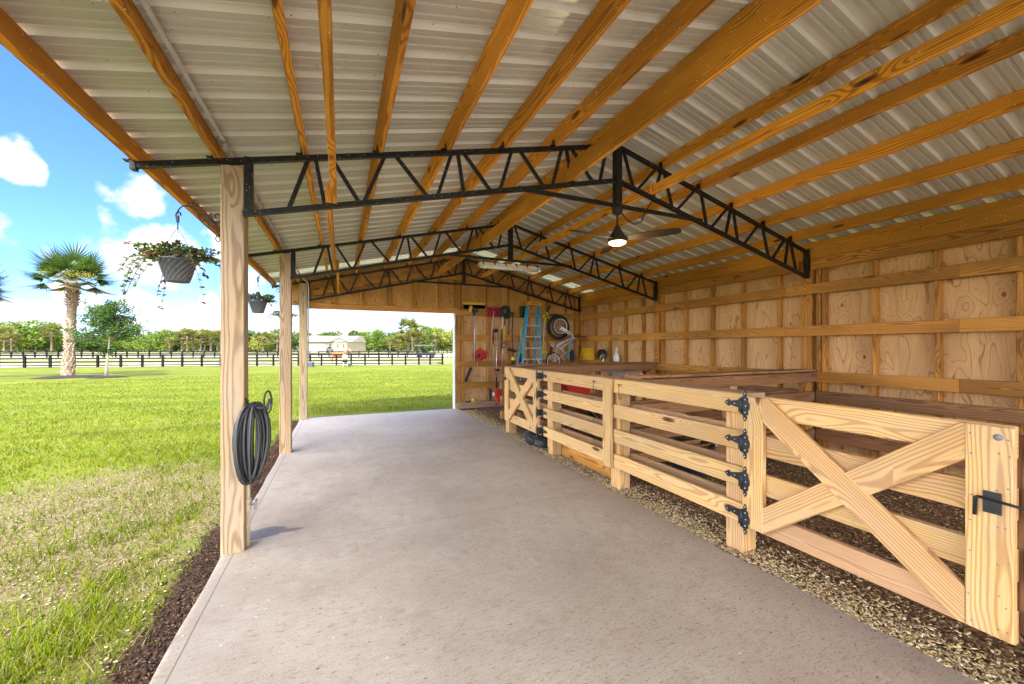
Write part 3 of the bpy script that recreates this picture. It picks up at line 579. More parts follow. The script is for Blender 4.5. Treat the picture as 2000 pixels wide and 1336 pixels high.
def fan_leaves(c,nl,R0,q,base=(.10,.17,.03),tip=(.22,.28,.07),seg=22,lmax=1.,elmin=-.35,elmax=1.45,w=.035,dead=0):
    pos=[];rot=[];scl=[];col=[]; ends=[]
    for i in range(nl):
        az=i*2.399+q.uniform(-.2,.2); el=elmin+(elmax-elmin)*((i+.5)/nl)+q.uniform(-.1,.1); pl=R0*q.uniform(.42,.58)
        d=Vector((math.cos(az)*math.cos(el),math.sin(az)*math.cos(el),math.sin(el))); e=Vector(c)+d*pl; e.z-=.10*pl*math.cos(el); ends.append((Vector(c),Vector(c)+d*pl*.5,e))
        side=Vector((-math.sin(az),math.cos(az),0)); dd=(e-Vector(c)).normalized(); up=dd.cross(side)*-1
        tw=q.uniform(.75,1.2)
        for s in range(seg):
            a=(s/(seg-1)-.5)*R(210); v=(dd*math.cos(a)+side*math.sin(a)); v=(v+Vector((0,0,-.14-.16*abs(math.sin(a)))) + up*(.18*abs(a))).normalized()
            n=v.cross(dd if abs(v.dot(dd))<.95 else side); n=up-v*up.dot(v); n=n.normalized() if n.length>1e-4 else Vector((0,0,1)); y=n.cross(v)
            pos.append(e-dd*.02); rot.append([[v.x,y.x,n.x],[v.y,y.y,n.y],[v.z,y.z,n.z]]); l=R0*q.uniform(.42,.58)*(1-.28*abs(a)/R(105))
            scl.append((l,w*R0,l)); u=q.uniform(0,1); cc=np.array(base)*(1-u)+np.array(tip)*u
            if i<dead: cc=np.array((.24,.16,.08))*q.uniform(.6,1.1)
            col.append(cc*tw)
    V=[(0,-.3,0),(0,.3,0),(.55,.5,-.02),(.55,-.5,-.02),(1.,0,-.16)]; Fq=[(0,1,2),(0,2,3),(3,2,4)]
    return V,Fq,np.array(pos),np.array(rot),np.array(scl),np.clip(np.array(col),0,.9),ends
def palm(name,label,base,top,rt,R0,nl=34,seg=24,group=None,detail=True,cols=((.035,.08,.018),(.10,.15,.035)),flowers=True,dead=3):
    g=thing(name,label,'palm tree',base,0,group); q=random.Random(int(abs(base[0])*37)); b=Vector(base);tp=Vector(top)
    m=MB(); N=40 if detail else 6; path=[b.lerp(tp,i/N) for i in range(N+1)]
    rr=[rt*(1.3-.3*min(1,i/N*3)+(.20 if i/N>.72 else 0)*min(1,(i/N-.72)*8)) for i in range(N+1)]
    m.tube([Vector(p)-Vector((0,0,.1 if i==0 else 0)) for i,p in enumerate(path)],rr,14 if detail else 6)
    tr=m.build('trunk',M_trunk if detail else M_fartrunk,g)
    if detail:
        pos=[];rot=[];scl=[];col=[]; k=0
        for i in range(34):
            f=(i+.3)/34
            if .60<f<.72: continue
            for j in range(9):
                az=(j+.5*(i%2))/9*6.283+q.uniform(-.12,.12); p=b.lerp(tp,f); r=rt*(1.2-.3*min(1,f*3)+(.20 if f>.72 else 0)*min(1,max(0,(f-.72))*8))*.98
                o=Vector((math.cos(az),math.sin(az),0)); out=.10+(.22 if f>.74 else 0); v=(Vector((0,0,1))+o*(.35 if f<.6 else .75)+Vector((-o.y,o.x,0))*q.choice((-.45,.45))).normalized(); s=v.cross(o).normalized(); n=s.cross(v)
                pos.append(p+o*r); rot.append([[v.x,s.x,n.x],[v.y,s.y,n.y],[v.z,s.z,n.z]]); L=.17*q.uniform(.8,1.3); scl.append((L,.10*q.uniform(.7,1.1),.05)); col.append(np.array((.34,.27,.20) if f<.6 else (.25,.17,.10))*q.uniform(.55,1.25))
        V=[(0,-.5,0),(0,.5,0),(1,-.28,.3),(1,.28,.3),(0,-.5,-.5),(0,.5,-.5),(1,-.2,-.3),(1,.2,-.3)]; Fb=[(0,1,3,2),(4,6,7,5),(0,2,6,4),(1,5,7,3),(2,3,7,6)]
        soup('leaf_bases',V,Fb,np.array(pos),np.array(rot),np.array(scl),np.clip(np.array(col),0,.9),M_chip,g)
    V,Fq,P,Rr,Sc,C,ends=fan_leaves(tp+Vector((0,0,.12)),nl,R0,q,*cols,seg=seg,w=.034 if detail else .07,dead=dead,elmin=-.28 if detail else -.42,elmax=1.2)
    soup('fronds',V,Fq,P,Rr,Sc,C,M_leaf,g)
    if detail:
        m=MB()
        for a,b2,c2 in ends: m.tube([a,b2,c2],[.02,.014,.008],5)
        m.build('frond_stalks',M_stalk,g)
        if flowers:
            P=[];Q=np.random.default_rng(3)
            for k,(ox,oy,oz,r) in enumerate(((.55,-.75,.25,.30),(.15,-.85,.22,.24),(-.5,-.7,.3,.2),(.7,-.5,.35,.2))):
                v=Q.normal(0,1,(340,3))*r*np.array([.75,.5,.42]); P.append(v+np.array([tp.x+ox,tp.y+oy,tp.z+oz]))
            P=np.concatenate(P); leafset('flower_clusters',P,.05,np.array([[.42,.33,.05]])*nr.uniform(.7,1.1,(len(P),1)),g,m=M_chip)
    return g
t=mat('palm_trunk',.9,0,.2); o=t.obj(); n=t.noise(t.v('MULTIPLY',o,(3.,3.,14.)),1.5,4,.6); t.put(t.b.inputs['Base Color'],t.mix(t.ss(n,.3,.7),(.13,.08,.05),(.30,.22,.15))); bump(t,n,.03,1.); M_trunk=t.mat
M_stalk=plain('frond_stalk',(.22,.25,.07),.6,0,.2,10)
def gp(u,v,z=-.05): return at(u,v,Z=z)
pb=gp(133,736); d=(pb-Vector((0,0,H))).length
D=pb.x*SS+pb.y*CC
def up(u,v,D,ref=None):     # point at depth D along the view axis direction of the measured survey
    r=ray(u,v); return Vector((r.x*D,r.y*D,H+r.z*D))
tp=up(143,552,D); palm('cabbage_palm','tall cabbage palm with pale flower clusters standing on the lawn',pb,tp,.175,2.0,32,28)
pb2=gp(-95,742); D2=pb2.x*SS+pb2.y*CC; palm('cabbage_palm','cabbage palm mostly cut off by the left picture edge, only frond tips visible',pb2,up(-62,566,D2),.2,1.75,28,24,flowers=False)
# mulch rings
M_mulch=plain('dark_mulch',(.022,.012,.009),.95,0,.5,20)
def mulch(c,r,lab):
    q=MB(); prof=[(0,.09),(r*.3,.085),(r*.7,.06),(r*.95,.03),(r,0)]; q.lathe((c.x,c.y,-.052),prof,30)
    for v in q.bm.verts:
        dx,dy=v.co.x-c.x,v.co.y-c.y; a=math.atan2(dy,dx); k=1+.12*math.sin(a*3+1)+.07*math.sin(a*7); v.co.x=c.x+dx*k; v.co.y=c.y+dy*k; v.co.z+=.008*math.sin(dx*40)*math.cos(dy*37)
    tag(q.build('mulch_ring',M_mulch),lab,'mulch',None,'stuff')
mulch(gp(131,737),1.18,'round dark mulch bed under the tall palm'); yb=gp(208,737.5); mulch(yb,.72,'small dark mulch bed under the young tree')
# young oak
def young_tree(base,D):
    g=thing('young_tree','slender young tree with airy green crown and pale trunk on the lawn','tree',base); q=random.Random(4); m=MB(); b=Vector(base); tips=[]
    top=up(214,600,D)
    tr=[b,up(208,715,D),up(212,690,D),up(214,660,D),up(213,630,D),top]; m.tube(tr,[.075,.06,.045,.035,.02,.006],8)
    for i in range(46):
        f=q.uniform(.16,.98); p0=Vector(tr[2]).lerp(top,f); az=i*2.4; ln=(1.8*(1-abs(f-.28)**1.2*1.1))*q.uniform(.55,1.05) ; ln=max(ln,.25); el=q.uniform(-.05,.55)+f*.5
        d=Vector((math.cos(az)*math.cos(el),math.sin(az)*math.cos(el),math.sin(el))); p1=p0+d*ln*.5+Vector((0,0,.03)); p2=p0+d*ln+Vector((0,0,-.04)); m.tube([p0,p1,p2],[.014,.009,.003],5)
        for k in range(int(7+ln*9)):
            t0=q.uniform(.25,1.05); s=p0.lerp(p2,t0); e=s+Vector((q.gauss(0,.15),q.gauss(0,.15),q.gauss(.02,.12))); tips.append(e)
            if k%3==0: m.tube([s,e],[.004,.002],3)
    for k in range(2):
        p0=up(210,703,D); m.tube([p0,up(204+14*k,684,D)],[.012,.004],4); 
        for j in range(16): tips.append(up(204+14*k+q.gauss(0,3),684+q.gauss(0,5),D))
    m.build('trunk',M_palebark,g)
    T=np.repeat(np.array(tips),11,0); P=T+nr.normal(0,.065,T.shape); u=nr.uniform(0,1,(len(P),1)); C=(np.array([.018,.06,.006])*(1-u)+np.array([.07,.14,.014])*u)*np.repeat(nr.uniform(.6,1.3,(len(tips),1)),11,0)
    leafset('crown',P,.098,C,g,asp=.55)
D3=yb.x*SS+yb.y*CC; young_tree(yb,D3)
# far treeline
G1=((.05,.11,.012),(.20,.27,.03)); G2=((.03,.07,.010),(.11,.17,.022)); G3=((.10,.14,.015),(.28,.29,.04))
ORD='first second third fourth fifth sixth seventh eighth ninth tenth eleventh twelfth thirteenth fourteenth fifteenth sixteenth seventeenth eighteenth nineteenth twentieth'.split()
def copy_tree(o,loc,rz,sc,label):
    r=o.copy(); COL.objects.link(r); r.matrix_basis=Matrix.Translation(loc)@Matrix.Rotation(rz,4,'Z')@Matrix.Diagonal((sc[0],sc[0],sc[1],1)); WM[r.name]=r.matrix_basis.copy(); r['label']=label
    for ch in list(o.children):
        c=ch.copy(); COL.objects.link(c); c.parent=r; c.matrix_basis=ch.matrix_basis.copy()
    return r
bpy.context.view_layer.update()
def kids(o): return [c for c in bpy.data.objects if c.parent==o]
protos=[]
# each entry: u, top v, depth, half width px, kind (0 mid green,1 dark,2 yellow green)
TR=[(-60,650,112,36,2),(-20,655,108,30,0),(18,648,104,26,2),(62,641,108,44,0),(88,650,112,26,0),(128,660,124,20,1),(160,664,126,26,1),(194,664,122,24,1),(236,662,124,24,0),(266,663,118,22,0),(296,660,116,22,0),(318,653,112,18,0),(344,658,118,20,1),(376,660,120,22,2),(410,660,120,22,1),
 (446,658,120,24,0),(480,655,116,26,1),(506,660,112,22,2),(530,658,118,24,0),(556,655,116,24,1),(588,656,150,22,1),(640,656,240,30,1),(700,656,130,22,1),(720,656,124,24,0),(746,654,120,24,0),(770,658,122,22,1),(792,652,114,26,2),(826,646,112,30,0),(856,652,110,26,0),(884,644,108,30,2),(915,650,108,30,0),(960,648,110,40,0),(1010,648,112,40,1)]
KL=['mid green bushy tree','dark green dense tree','yellow green leafy tree']
cnt=0
P3=[None]*3
for i,(u,v,D,hw,k) in enumerate(TR):
    b=up(u,688,D); b.z=-.05; h=((678-v)/F*D+1.5)*1.42; r=hw/F*D*1.45
    side='left of the house' if u<600 else 'right of the house'
    lst=[w for w in TR if (w[0]<600)==(u<600)]; n=sorted(w[0] for w in lst).index(u) if u<600 else sorted([-w[0] for w in lst]).index(-u)
    lab='%s %s, %s in the far row from the %s'%(KL[k].replace(' tree',''),'tree',ORD[n] if n<20 else ('twenty-'+ORD[n-20]),'left edge' if u<600 else 'right edge')
    if P3[k] is None: P3[k]=(mk_tree('bushy_tree',b,h,r,(G1,G2,G3)[k],lab,size=.5,lobes=30,per=130),h,r)
    else:
        o,h0,r0=P3[k]; rr=o.copy(); COL.objects.link(rr); rr['label']=lab
        rr.matrix_basis=Matrix.Translation(b)@Matrix.Rotation(i*1.7,4,'Z')@Matrix.Diagonal((r/r0,r/r0,h/h0,1))
        for ch in kids(o):
            c=ch.copy(); COL.objects.link(c); c.parent=rr; c.matrix_basis=ch.matrix_basis.copy()
# dark wood behind
P=[];Q=np.random.default_rng(5)
for k in range(150):
    u=-120+k*8.5; D=(140 if not 585<u<705 else 175)+Q.uniform(-6,22); c=up(u,678,D); r=Q.uniform(2.5,4.2); hh=Q.uniform(3.4,5.2); v=Q.normal(0,1,(150,3)); v/=np.linalg.norm(v,axis=1)[:,None]; P.append(np.array([c.x,c.y,hh*.5])+v*np.array([r,r,hh*.62]))
P=np.concatenate(P); P=P[P[:,2]>0]; u=Q.uniform(0,1,(len(P),1)); C=np.array([.02,.045,.01])*(1-u)+np.array([.06,.10,.018])*u
o=leafset('distant_wood',P,.95,C,None); tag(o,'low dark green wood filling the far horizon','wood',None,'stuff')
# far palms
PAL=[(8,652,100,1.),(22,660,98,.8),(101,648,104,1.05),(356,657,106,1.),(366,655,104,1.1),(378,657,108,1.),(392,660,104,.9),(400,656,106,1.05),(412,659,104,.95),(424,657,106,1.),(331,668,96,.75),(514,658,104,1.),(541,662,100,.9),(762,668,96,.75),(779,664,98,.8),(797,641,98,1.35),(806,657,96,1.),(818,660,98,.95),(849,662,98,.9)]
pp=None
for i,(u,v,D,s) in enumerate(PAL):
    b=up(u,688,D); b.z=-.05; h=(678-v)/F*D+1.3
    lab='feathery palm in the far treeline, %s palm from the left'%ORD[i]
    if pp is None: pp=(palm('far_palm',lab,b,b+Vector((.1,0,h)),.22,2.9,28,14,'cabbage palms of the far treeline',False,((.09,.11,.025),(.27,.25,.08)),False,6),h)
    else:
        rr=pp[0].copy(); COL.objects.link(rr); rr['label']=lab; rr.matrix_basis=Matrix.Translation(b)@Matrix.Rotation(i*2.1,4,'Z')@Matrix.Diagonal((s,s,h/pp[1],1))
        for ch in kids(pp[0]):
            c=ch.copy(); COL.objects.link(c); c.parent=rr; c.matrix_basis=ch.matrix_basis.copy()
# ---------------------------------------------------------------- paddock fences
def lineu(u,A,B):
    r=ray(u,700); dx,dy=B[0]-A[0],B[1]-A[1]; det=r.x*(-dy)+r.y*dx; d=(A[0]*(-dy)+A[1]*dx)/det; return Vector((r.x*d,r.y*d,0))
def rail_fence(name,label,pts,zs,rh,rw,ptop,pw,m):
    g=thing(name,label,'fence',pts[len(pts)//2])
    for p in pts:
        q=MB(); q.box((p.x,p.y,(ptop-.1)/2),(pw,pw,ptop+.1)); q.build('fence_post',m,g)
    for z in zs:
        for a,b in zip(pts,pts[1:]):
            q=MB(); n=Vector((b-a).normalized().cross(Vector((0,0,1))))*-(pw/2+rw/2)
            q.bar(a+Vector((0,0,z))-n*-1,b+Vector((0,0,z))-n*-1,rw,rh); q.build('fence_rail',m,g)
    return g
FA,FB=(-21.102,40.206),(7.977,33.188)
us=[48,98,145,191,236,278,318,356,394,431,467,502,534,559,583,606,628,657,686,713,740,766,792,818,840,864]
pts=[Vector((-21.1-1.55*k,40.21+.374*k,0)) for k in (4,3,2,1)]+[lineu(u,FA,FB) for u in us]
rail_fence('paddock_fence','near black four rail paddock fence across the lawn behind the palm',pts,(.84,.60,.35,.09),.095,.035,.90,.13,M_blackfence)
pts=[Vector((-60+1.42*k,84.5-.4335*k,0)) for k in range(0,52)]
rail_fence('paddock_fence','distant black three rail paddock fence beyond the sandy track',pts,(.78,.50,.20),.12,.04,.86,.16,M_blackfence)
g=thing('mesh_fence','black square mesh fence right of the near paddock fence','fence',(9,40,0)); q=MB()
a=up(866,700,48);b=up(930,700,44);a.z=b.z=0
for k in range(6): q.bar(a+Vector((0,0,.2+.17*k)),b+Vector((0,0,.2+.17*k)),.025,.03)
q.build('mesh_wires',M_blackfence,g)
for k in range(9):
    q=MB(); p=a.lerp(b,k/8); q.box((p.x,p.y,.6),(.045,.045,1.25)); q.build('fence_post',M_blackfence,g)
g=thing('field_gate','thin metal tube gate at the right end of the near paddock fence','gate',(8.6,33,0)); q=MB(); a=lineu(866,FA,FB);b=lineu(886,FA,FB)
q.tube([a+Vector((0,0,.02)),a+Vector((0,0,.75)),b+Vector((0,0,.75)),b+Vector((0,0,.02))],.015,6,closed=True); q.build('gate_frame',M_grey,g)
q=MB(); q.tube([a+Vector((0,0,.4)),b+Vector((0,0,.4))],.008,5); q.build('gate_wire',M_grey,g)
# ---------------------------------------------------------------- house
hd=105.; hp=up(640,684,hd); HX=Vector((CC,-SS,0)); HY=Vector((SS,CC,0)); k=hd/F
M_wallc=plain('cream_stucco',(.33,.29,.19),.8,0,.06,2); M_roofh=plain('pale_tile_roof',(.34,.30,.25),.8,0,.08,3); M_glass=plain('dark_window_glass',(.03,.035,.04),.15,0,.3,3)
Mh=Matrix(((HX.x,HY.x,0,hp.x),(HX.y,HY.y,0,hp.y),(0,0,.56,.55),(0,0,0,1)))
h=thing('farmhouse','cream single storey house with pale hipped roof seen through the barn opening','house',hp); 
def hb(name,boxes,m,par=h,extra=None):
    q=MB()
    for x0,x1,y0,y1,z0,z1 in boxes: q.box(((x0+x1)/2,(y0+y1)/2,(z0+z1)/2),(x1-x0,y1-y0,z1-z0))
    if extra: extra(q)
    bmesh.ops.recalc_face_normals(q.bm,faces=q.bm.faces[:]); bmesh.ops.transform(q.bm,matrix=Mh,verts=q.bm.verts[:])
    return q.build(name,m,par,WM[par.name])
zw=4.1; U=lambda u:(u-640)*k
w=hb('house_wall',[(U(585),U(660),0,10,-1,zw),(U(660),U(687),-3,10,-1,zw)],M_wallc,h,lambda q:q.poly([(U(660),-3,zw),(U(687),-3,zw),(U(672.5),-3,zw+1.6)],(0,.3,0)))
def rf(q):
    q.poly([(U(583),-.6,zw),(U(583),10.6,zw),(U(583),7.5,7.2),(U(583),5,7.2)],(U(688)-U(583),0,0)); q.poly([(U(658.5),-3.4,zw+.1),(U(672.5),-3.4,zw+1.9),(U(688.5),-3.4,zw+.1)],(0,8,0))
hb('house_roof',[],M_roofh,h,rf)
hb('fascia',[(U(583),U(660),-.75,-.6,zw-.15,zw+.15)],M_bronze,h,lambda q:[q.bar((U(658.5),-3.45,zw+.1),(U(672.5),-3.45,zw+1.9),.1,.35,up=(0,1,0)),q.bar((U(672.5),-3.45,zw+1.9),(U(688.5),-3.45,zw+.1),.1,.35,up=(0,1,0))])
hb('garage_door',[(U(605),U(634),-.06,0,-.6,3.),],M_white)
for x0,x1,yy in ((643,646,0),(655,657,0),(668.5,670.5,-3),(680,682,-3)): hb('window',[(U(x0),U(x1),yy-.08,yy,1.3,3.1)],M_glass)
hb('front_door',[(U(650),U(652),-.08,0,-.3,2.9)],M_bronze)
c=thing('parked_car','small grey car parked in front of the cream house','car',up(638,684,175)); cp=up(638,684,98)
Mh2=Matrix(((HY.x,-HX.x,0,cp.x),(HY.y,-HX.y,0,cp.y),(0,0,1,.1),(0,0,0,1)))
def cb(name,f,m):
    q=MB(); f(q); bmesh.ops.transform(q.bm,matrix=Mh2,verts=q.bm.verts[:]); q.build(name,m,c)
cb('body',lambda q:(q.poly([(-2.1,-.8,.35),(2.1,-.8,.35),(2.15,-.8,.8),(1.3,-.8,1.),(.8,-.8,1.5),(-1.2,-.8,1.5),(-1.9,-.8,1.),(-2.15,-.8,.9)],(0,1.6,0))),M_grey)
cb('window',lambda q:q.poly([(-1.6,-.82,1.02),(1.1,-.82,1.02),(.7,-.82,1.42),(-1.1,-.82,1.42)],(0,1.64,0)),M_glass)
for sx in (-1.3,1.3): cb('wheel',lambda q:q.lathe((sx,-.85,.33),[(0,0),(.33,0),(.33,.25),(0,.25)],14,(0,1,0)),M_rubber)
M_dkgrey=plain('dark_grey_resin',(.07,.075,.08),.6,0,.2,20)
# canopy cart
cd=52.; cp=up(830,698,cd); cp.z=0; kk=cd/F; g=thing('canopy_cart','dark utility cart with flat canopy roof behind the black fence','cart',cp)
def ub(name,x0,x1,y0,y1,v0,v1,m,par=g):
    q=MB(); z0,z1=H+(678-v1)*kk,H+(678-v0)*kk; q.box(((x0+x1)/2*kk,(y0+y1)/2,(z0+z1)/2),((x1-x0)*kk,y1-y0,z1-z0),bev=.01); bmesh.ops.transform(q.bm,matrix=Matrix(((HX.x,HY.x,0,cp.x),(HX.y,HY.y,0,cp.y),(0,0,1,0),(0,0,0,1))),verts=q.bm.verts[:]); return q.build(name,m,par)
ub('canopy',-19,20,-.6,.6,673.5,676,M_dkgrey)
for x in (-15,8,18): 
    for y in (-.5,.5): ub('canopy_post',x-.4,x+.4,y-.03,y+.03,676,690,M_blackfence)
ub('body',-15,19,-.55,.55,689,694.5,M_black); ub('seat',-4,4,-.5,.5,685.5,689,M_blackfence); ub('seat_back',-5,-4,-.5,.5,681,689,M_blackfence)
for x in (-10,14):
    for y in (-.5,.45):
        q=MB(); w0=Matrix(((HX.x,HY.x,0,cp.x),(HX.y,HY.y,0,cp.y),(0,0,1,0),(0,0,0,1)))@Vector((x*kk,y,.22)); q.lathe(w0,[(0,-.06),(.2,-.06),(.22,0),(.2,.06),(0,.06)],14,HY); q.build('wheel',M_rubber,g)
# ---------------------------------------------------------------- horse
hp=up(664,712,36.); hp.z=-.05; hz=thing('horse','chestnut horse standing side-on behind the near black fence','horse',hp)
s=36./F; t=mat('chestnut_coat',.5,0,.3); n=t.noise(t.obj(),3.,3); zz=t.xyz(t.obj())[2]
c=t.mix(t.ss(n,.3,.7),(.20,.06,.016),(.30,.11,.033)); c=t.mix(t.ss(zz,.05,.42,.85,0.),c,(.06,.03,.02)); t.put(t.b.inputs['Base Color'],c); M_coat=t.mat
def hl(px,py,z): return Vector(hp)+HX*(px*s)+HY*py+Vector((0,0,z))
q=MB()
q.tube([hl(-16,0,.86),hl(-13,0,.88),hl(-7,0,.84),hl(0,0,.82),hl(6,0,.84),hl(10,0,.86),hl(12,0,.88)],[.10,.21,.23,.235,.235,.21,.12],14)
q.tube([hl(9,0,.90),hl(13,0,1.08),hl(16,0,1.24),hl(16.8,0,1.32)],[.19,.13,.09,.075],12)
q.tube([hl(15.5,0,1.36),hl(18,0,1.27),hl(21,0,1.12),hl(22,0,1.08)],[.075,.085,.055,.05],10)
for y,dx in ((-.11,0),(.11,2)):
    q.tube([hl(9+dx,y,.80),hl(9.5+dx,y,.50),hl(9.2+dx,y,.45),hl(9+dx,y,.16),hl(9.6+dx,y,.06),hl(10+dx,y,0)],[.11,.055,.058,.034,.035,.05],9)
    q.tube([hl(-13-dx,y,.84),hl(-11-dx,y,.62),hl(-14.5-dx,y,.42),hl(-13.6-dx,y,.18),hl(-13-dx,y,.07),hl(-12.6-dx,y,0)],[.17,.12,.05,.035,.036,.05],9)
for y in (-.04,.04): q.tube([hl(15.6,y,1.38),hl(15.8,y*1.2,1.48)],[.03,.006],6)
o=q.build('body',M_coat,hz); md=o.modifiers.new('r','REMESH'); md.mode='VOXEL'; md.voxel_size=.022; md.use_smooth_shade=True
q=MB(); q.tube([hl(-16.2,0,.92),hl(-18.5,0,.75),hl(-18.6,0,.40)],[.03,.05,.02],7); q.build('tail',M_coat,hz)
q=MB(); q.tube([hl(15.5,0,1.42),hl(13,0,1.2),hl(9.5,0,1.05)],[.03,.045,.02],6); q.build('mane',M_coat,hz)
q=MB(); q.tube([hl(18,-.08,1.31),hl(20,-.066,1.2),hl(21.5,-.05,1.12)],.02,6); q.build('blaze',M_white,hz)
# grill, bucket, box on the lawn
def G(u,v,D): 
    p=up(u,v,D); return p
D=30.; k=D/F; gp0=up(673.5,712,D); gp0.z=-.05; g=thing('kettle_grill','black kettle grill on white legs in front of the horse','grill',gp0)
c0=up(673.5,704,D); r=6.2*k; q=MB(); q.lathe(c0,[(0,-r*.8),(r*.6,-r*.62),(r*.95,-r*.1),(r,.0),(r*.94,0),(0,-.02)],18); q.build('bowl',M_black,g)
q=MB(); cl=up(673.5,697.5,D); q.lathe(cl,[(0,-.02),(r*.8,-.02),(r*.86,.0),(r*.8,.03),(r*.4,.06),(0,.07)],20,(HY*-1)); q.build('lid',M_conduit,g)
for a in (0,2.1,4.2): q=MB(); q.tube([c0+Vector((math.cos(a)*r*.6,math.sin(a)*r*.6,-r*.5)),(gp0.x+math.cos(a)*.24,gp0.y+math.sin(a)*.24,-.05)],.02,6); q.build('leg',M_white,g)
p=up(682.5,712,30.); p.z=-.05; q=MB(); q.lathe(p,[(0,0),(.09,0),(.115,.26),(.12,.26),(.12,.27),(.10,.27),(.08,.03),(0,.03)],16); tag(q.build('bucket',M_grey),'small grey bucket on the grass right of the kettle grill','bucket')
p=up(606,713.5,29.5); p.z=-.05; g=thing('storage_box','grey storage box with ribbed sides on the grass beside the third post','box',p)
q=MB(); q.box((p.x,p.y,.13),(.46,.34,.36),Matrix.Rotation(-PS,3,'Z'),.01); 
for i in range(7): q.box(Vector((p.x,p.y,.13))+HX*(-.2+i*.065)-HY*.17,(.02,.02,.34),Matrix.Rotation(-PS,3,'Z'))
q.build('box_body',M_dkgrey,g); q=MB(); q.box((p.x,p.y,.325),(.49,.37,.03),Matrix.Rotation(-PS,3,'Z'),.006); q.build('box_lid',M_grey,g)
# ---------------------------------------------------------------- hanging baskets
LS=np.random.default_rng(21)
def spiral(c,r0,r1,a0,a1,n=26): return [(c[0]+math.cos(a0+(a1-a0)*i/n)*(r0+(r1-r0)*i/n),c[1]+math.sin(a0+(a1-a0)*i/n)*(r0+(r1-r0)*i/n)) for i in range(n+1)]
def bracket(x,y,zt,label):
    g=thing('plant_bracket',label,'bracket',(x,y,zt-.15),0,'scrolled plant brackets on the posts'); 
    def P(l): return [(x-a*.77,y,zt-b) for a,b in l]
    q=MB()
    q.tube(P([(.0,.16),(.03,.13),(.07,.09),(.11,.055),(.16,.02),(.21,.0),(.26,-.012),(.30,-.005),(.325,.02),(.33,.05)]),.0045,6)
    q.tube(P([(.0,.17),(.03,.165),(.08,.14),(.14,.105),(.18,.065),(.19,.04),(.18,.03)]),.0035,6)
    q.tube(P(spiral((.045,.045),.05,.008,-.5,7.5)),.004,6); q.tube(P(spiral((.13,.055),.028,.006,1,7)),.0035,6); q.tube(P(spiral((.205,-.01),.02,.004,3,8)),.003,5); q.tube(P(spiral((.26,-.025),.016,.004,2,7)),.003,5); q.tube(P(spiral((.03,.20),.03,.006,-2,4)),.0035,6); q.tube(P(spiral((.09,.10),.02,.004,0,6)),.003,5)
    q.build('scroll_arm',M_iron,g)
    q=MB(); q.box((x-.004,y,zt-.09),(.006,.03,.26)); q.build('back_plate',M_iron,g)
    return g
bracket(-.776,3.38,2.415,'scrolled iron bracket on the nearest post'); bracket(-.776,6.20,2.415,'scrolled iron bracket on the second post'); bracket(-.776,8.92,2.415,'scrolled iron bracket on the third post')
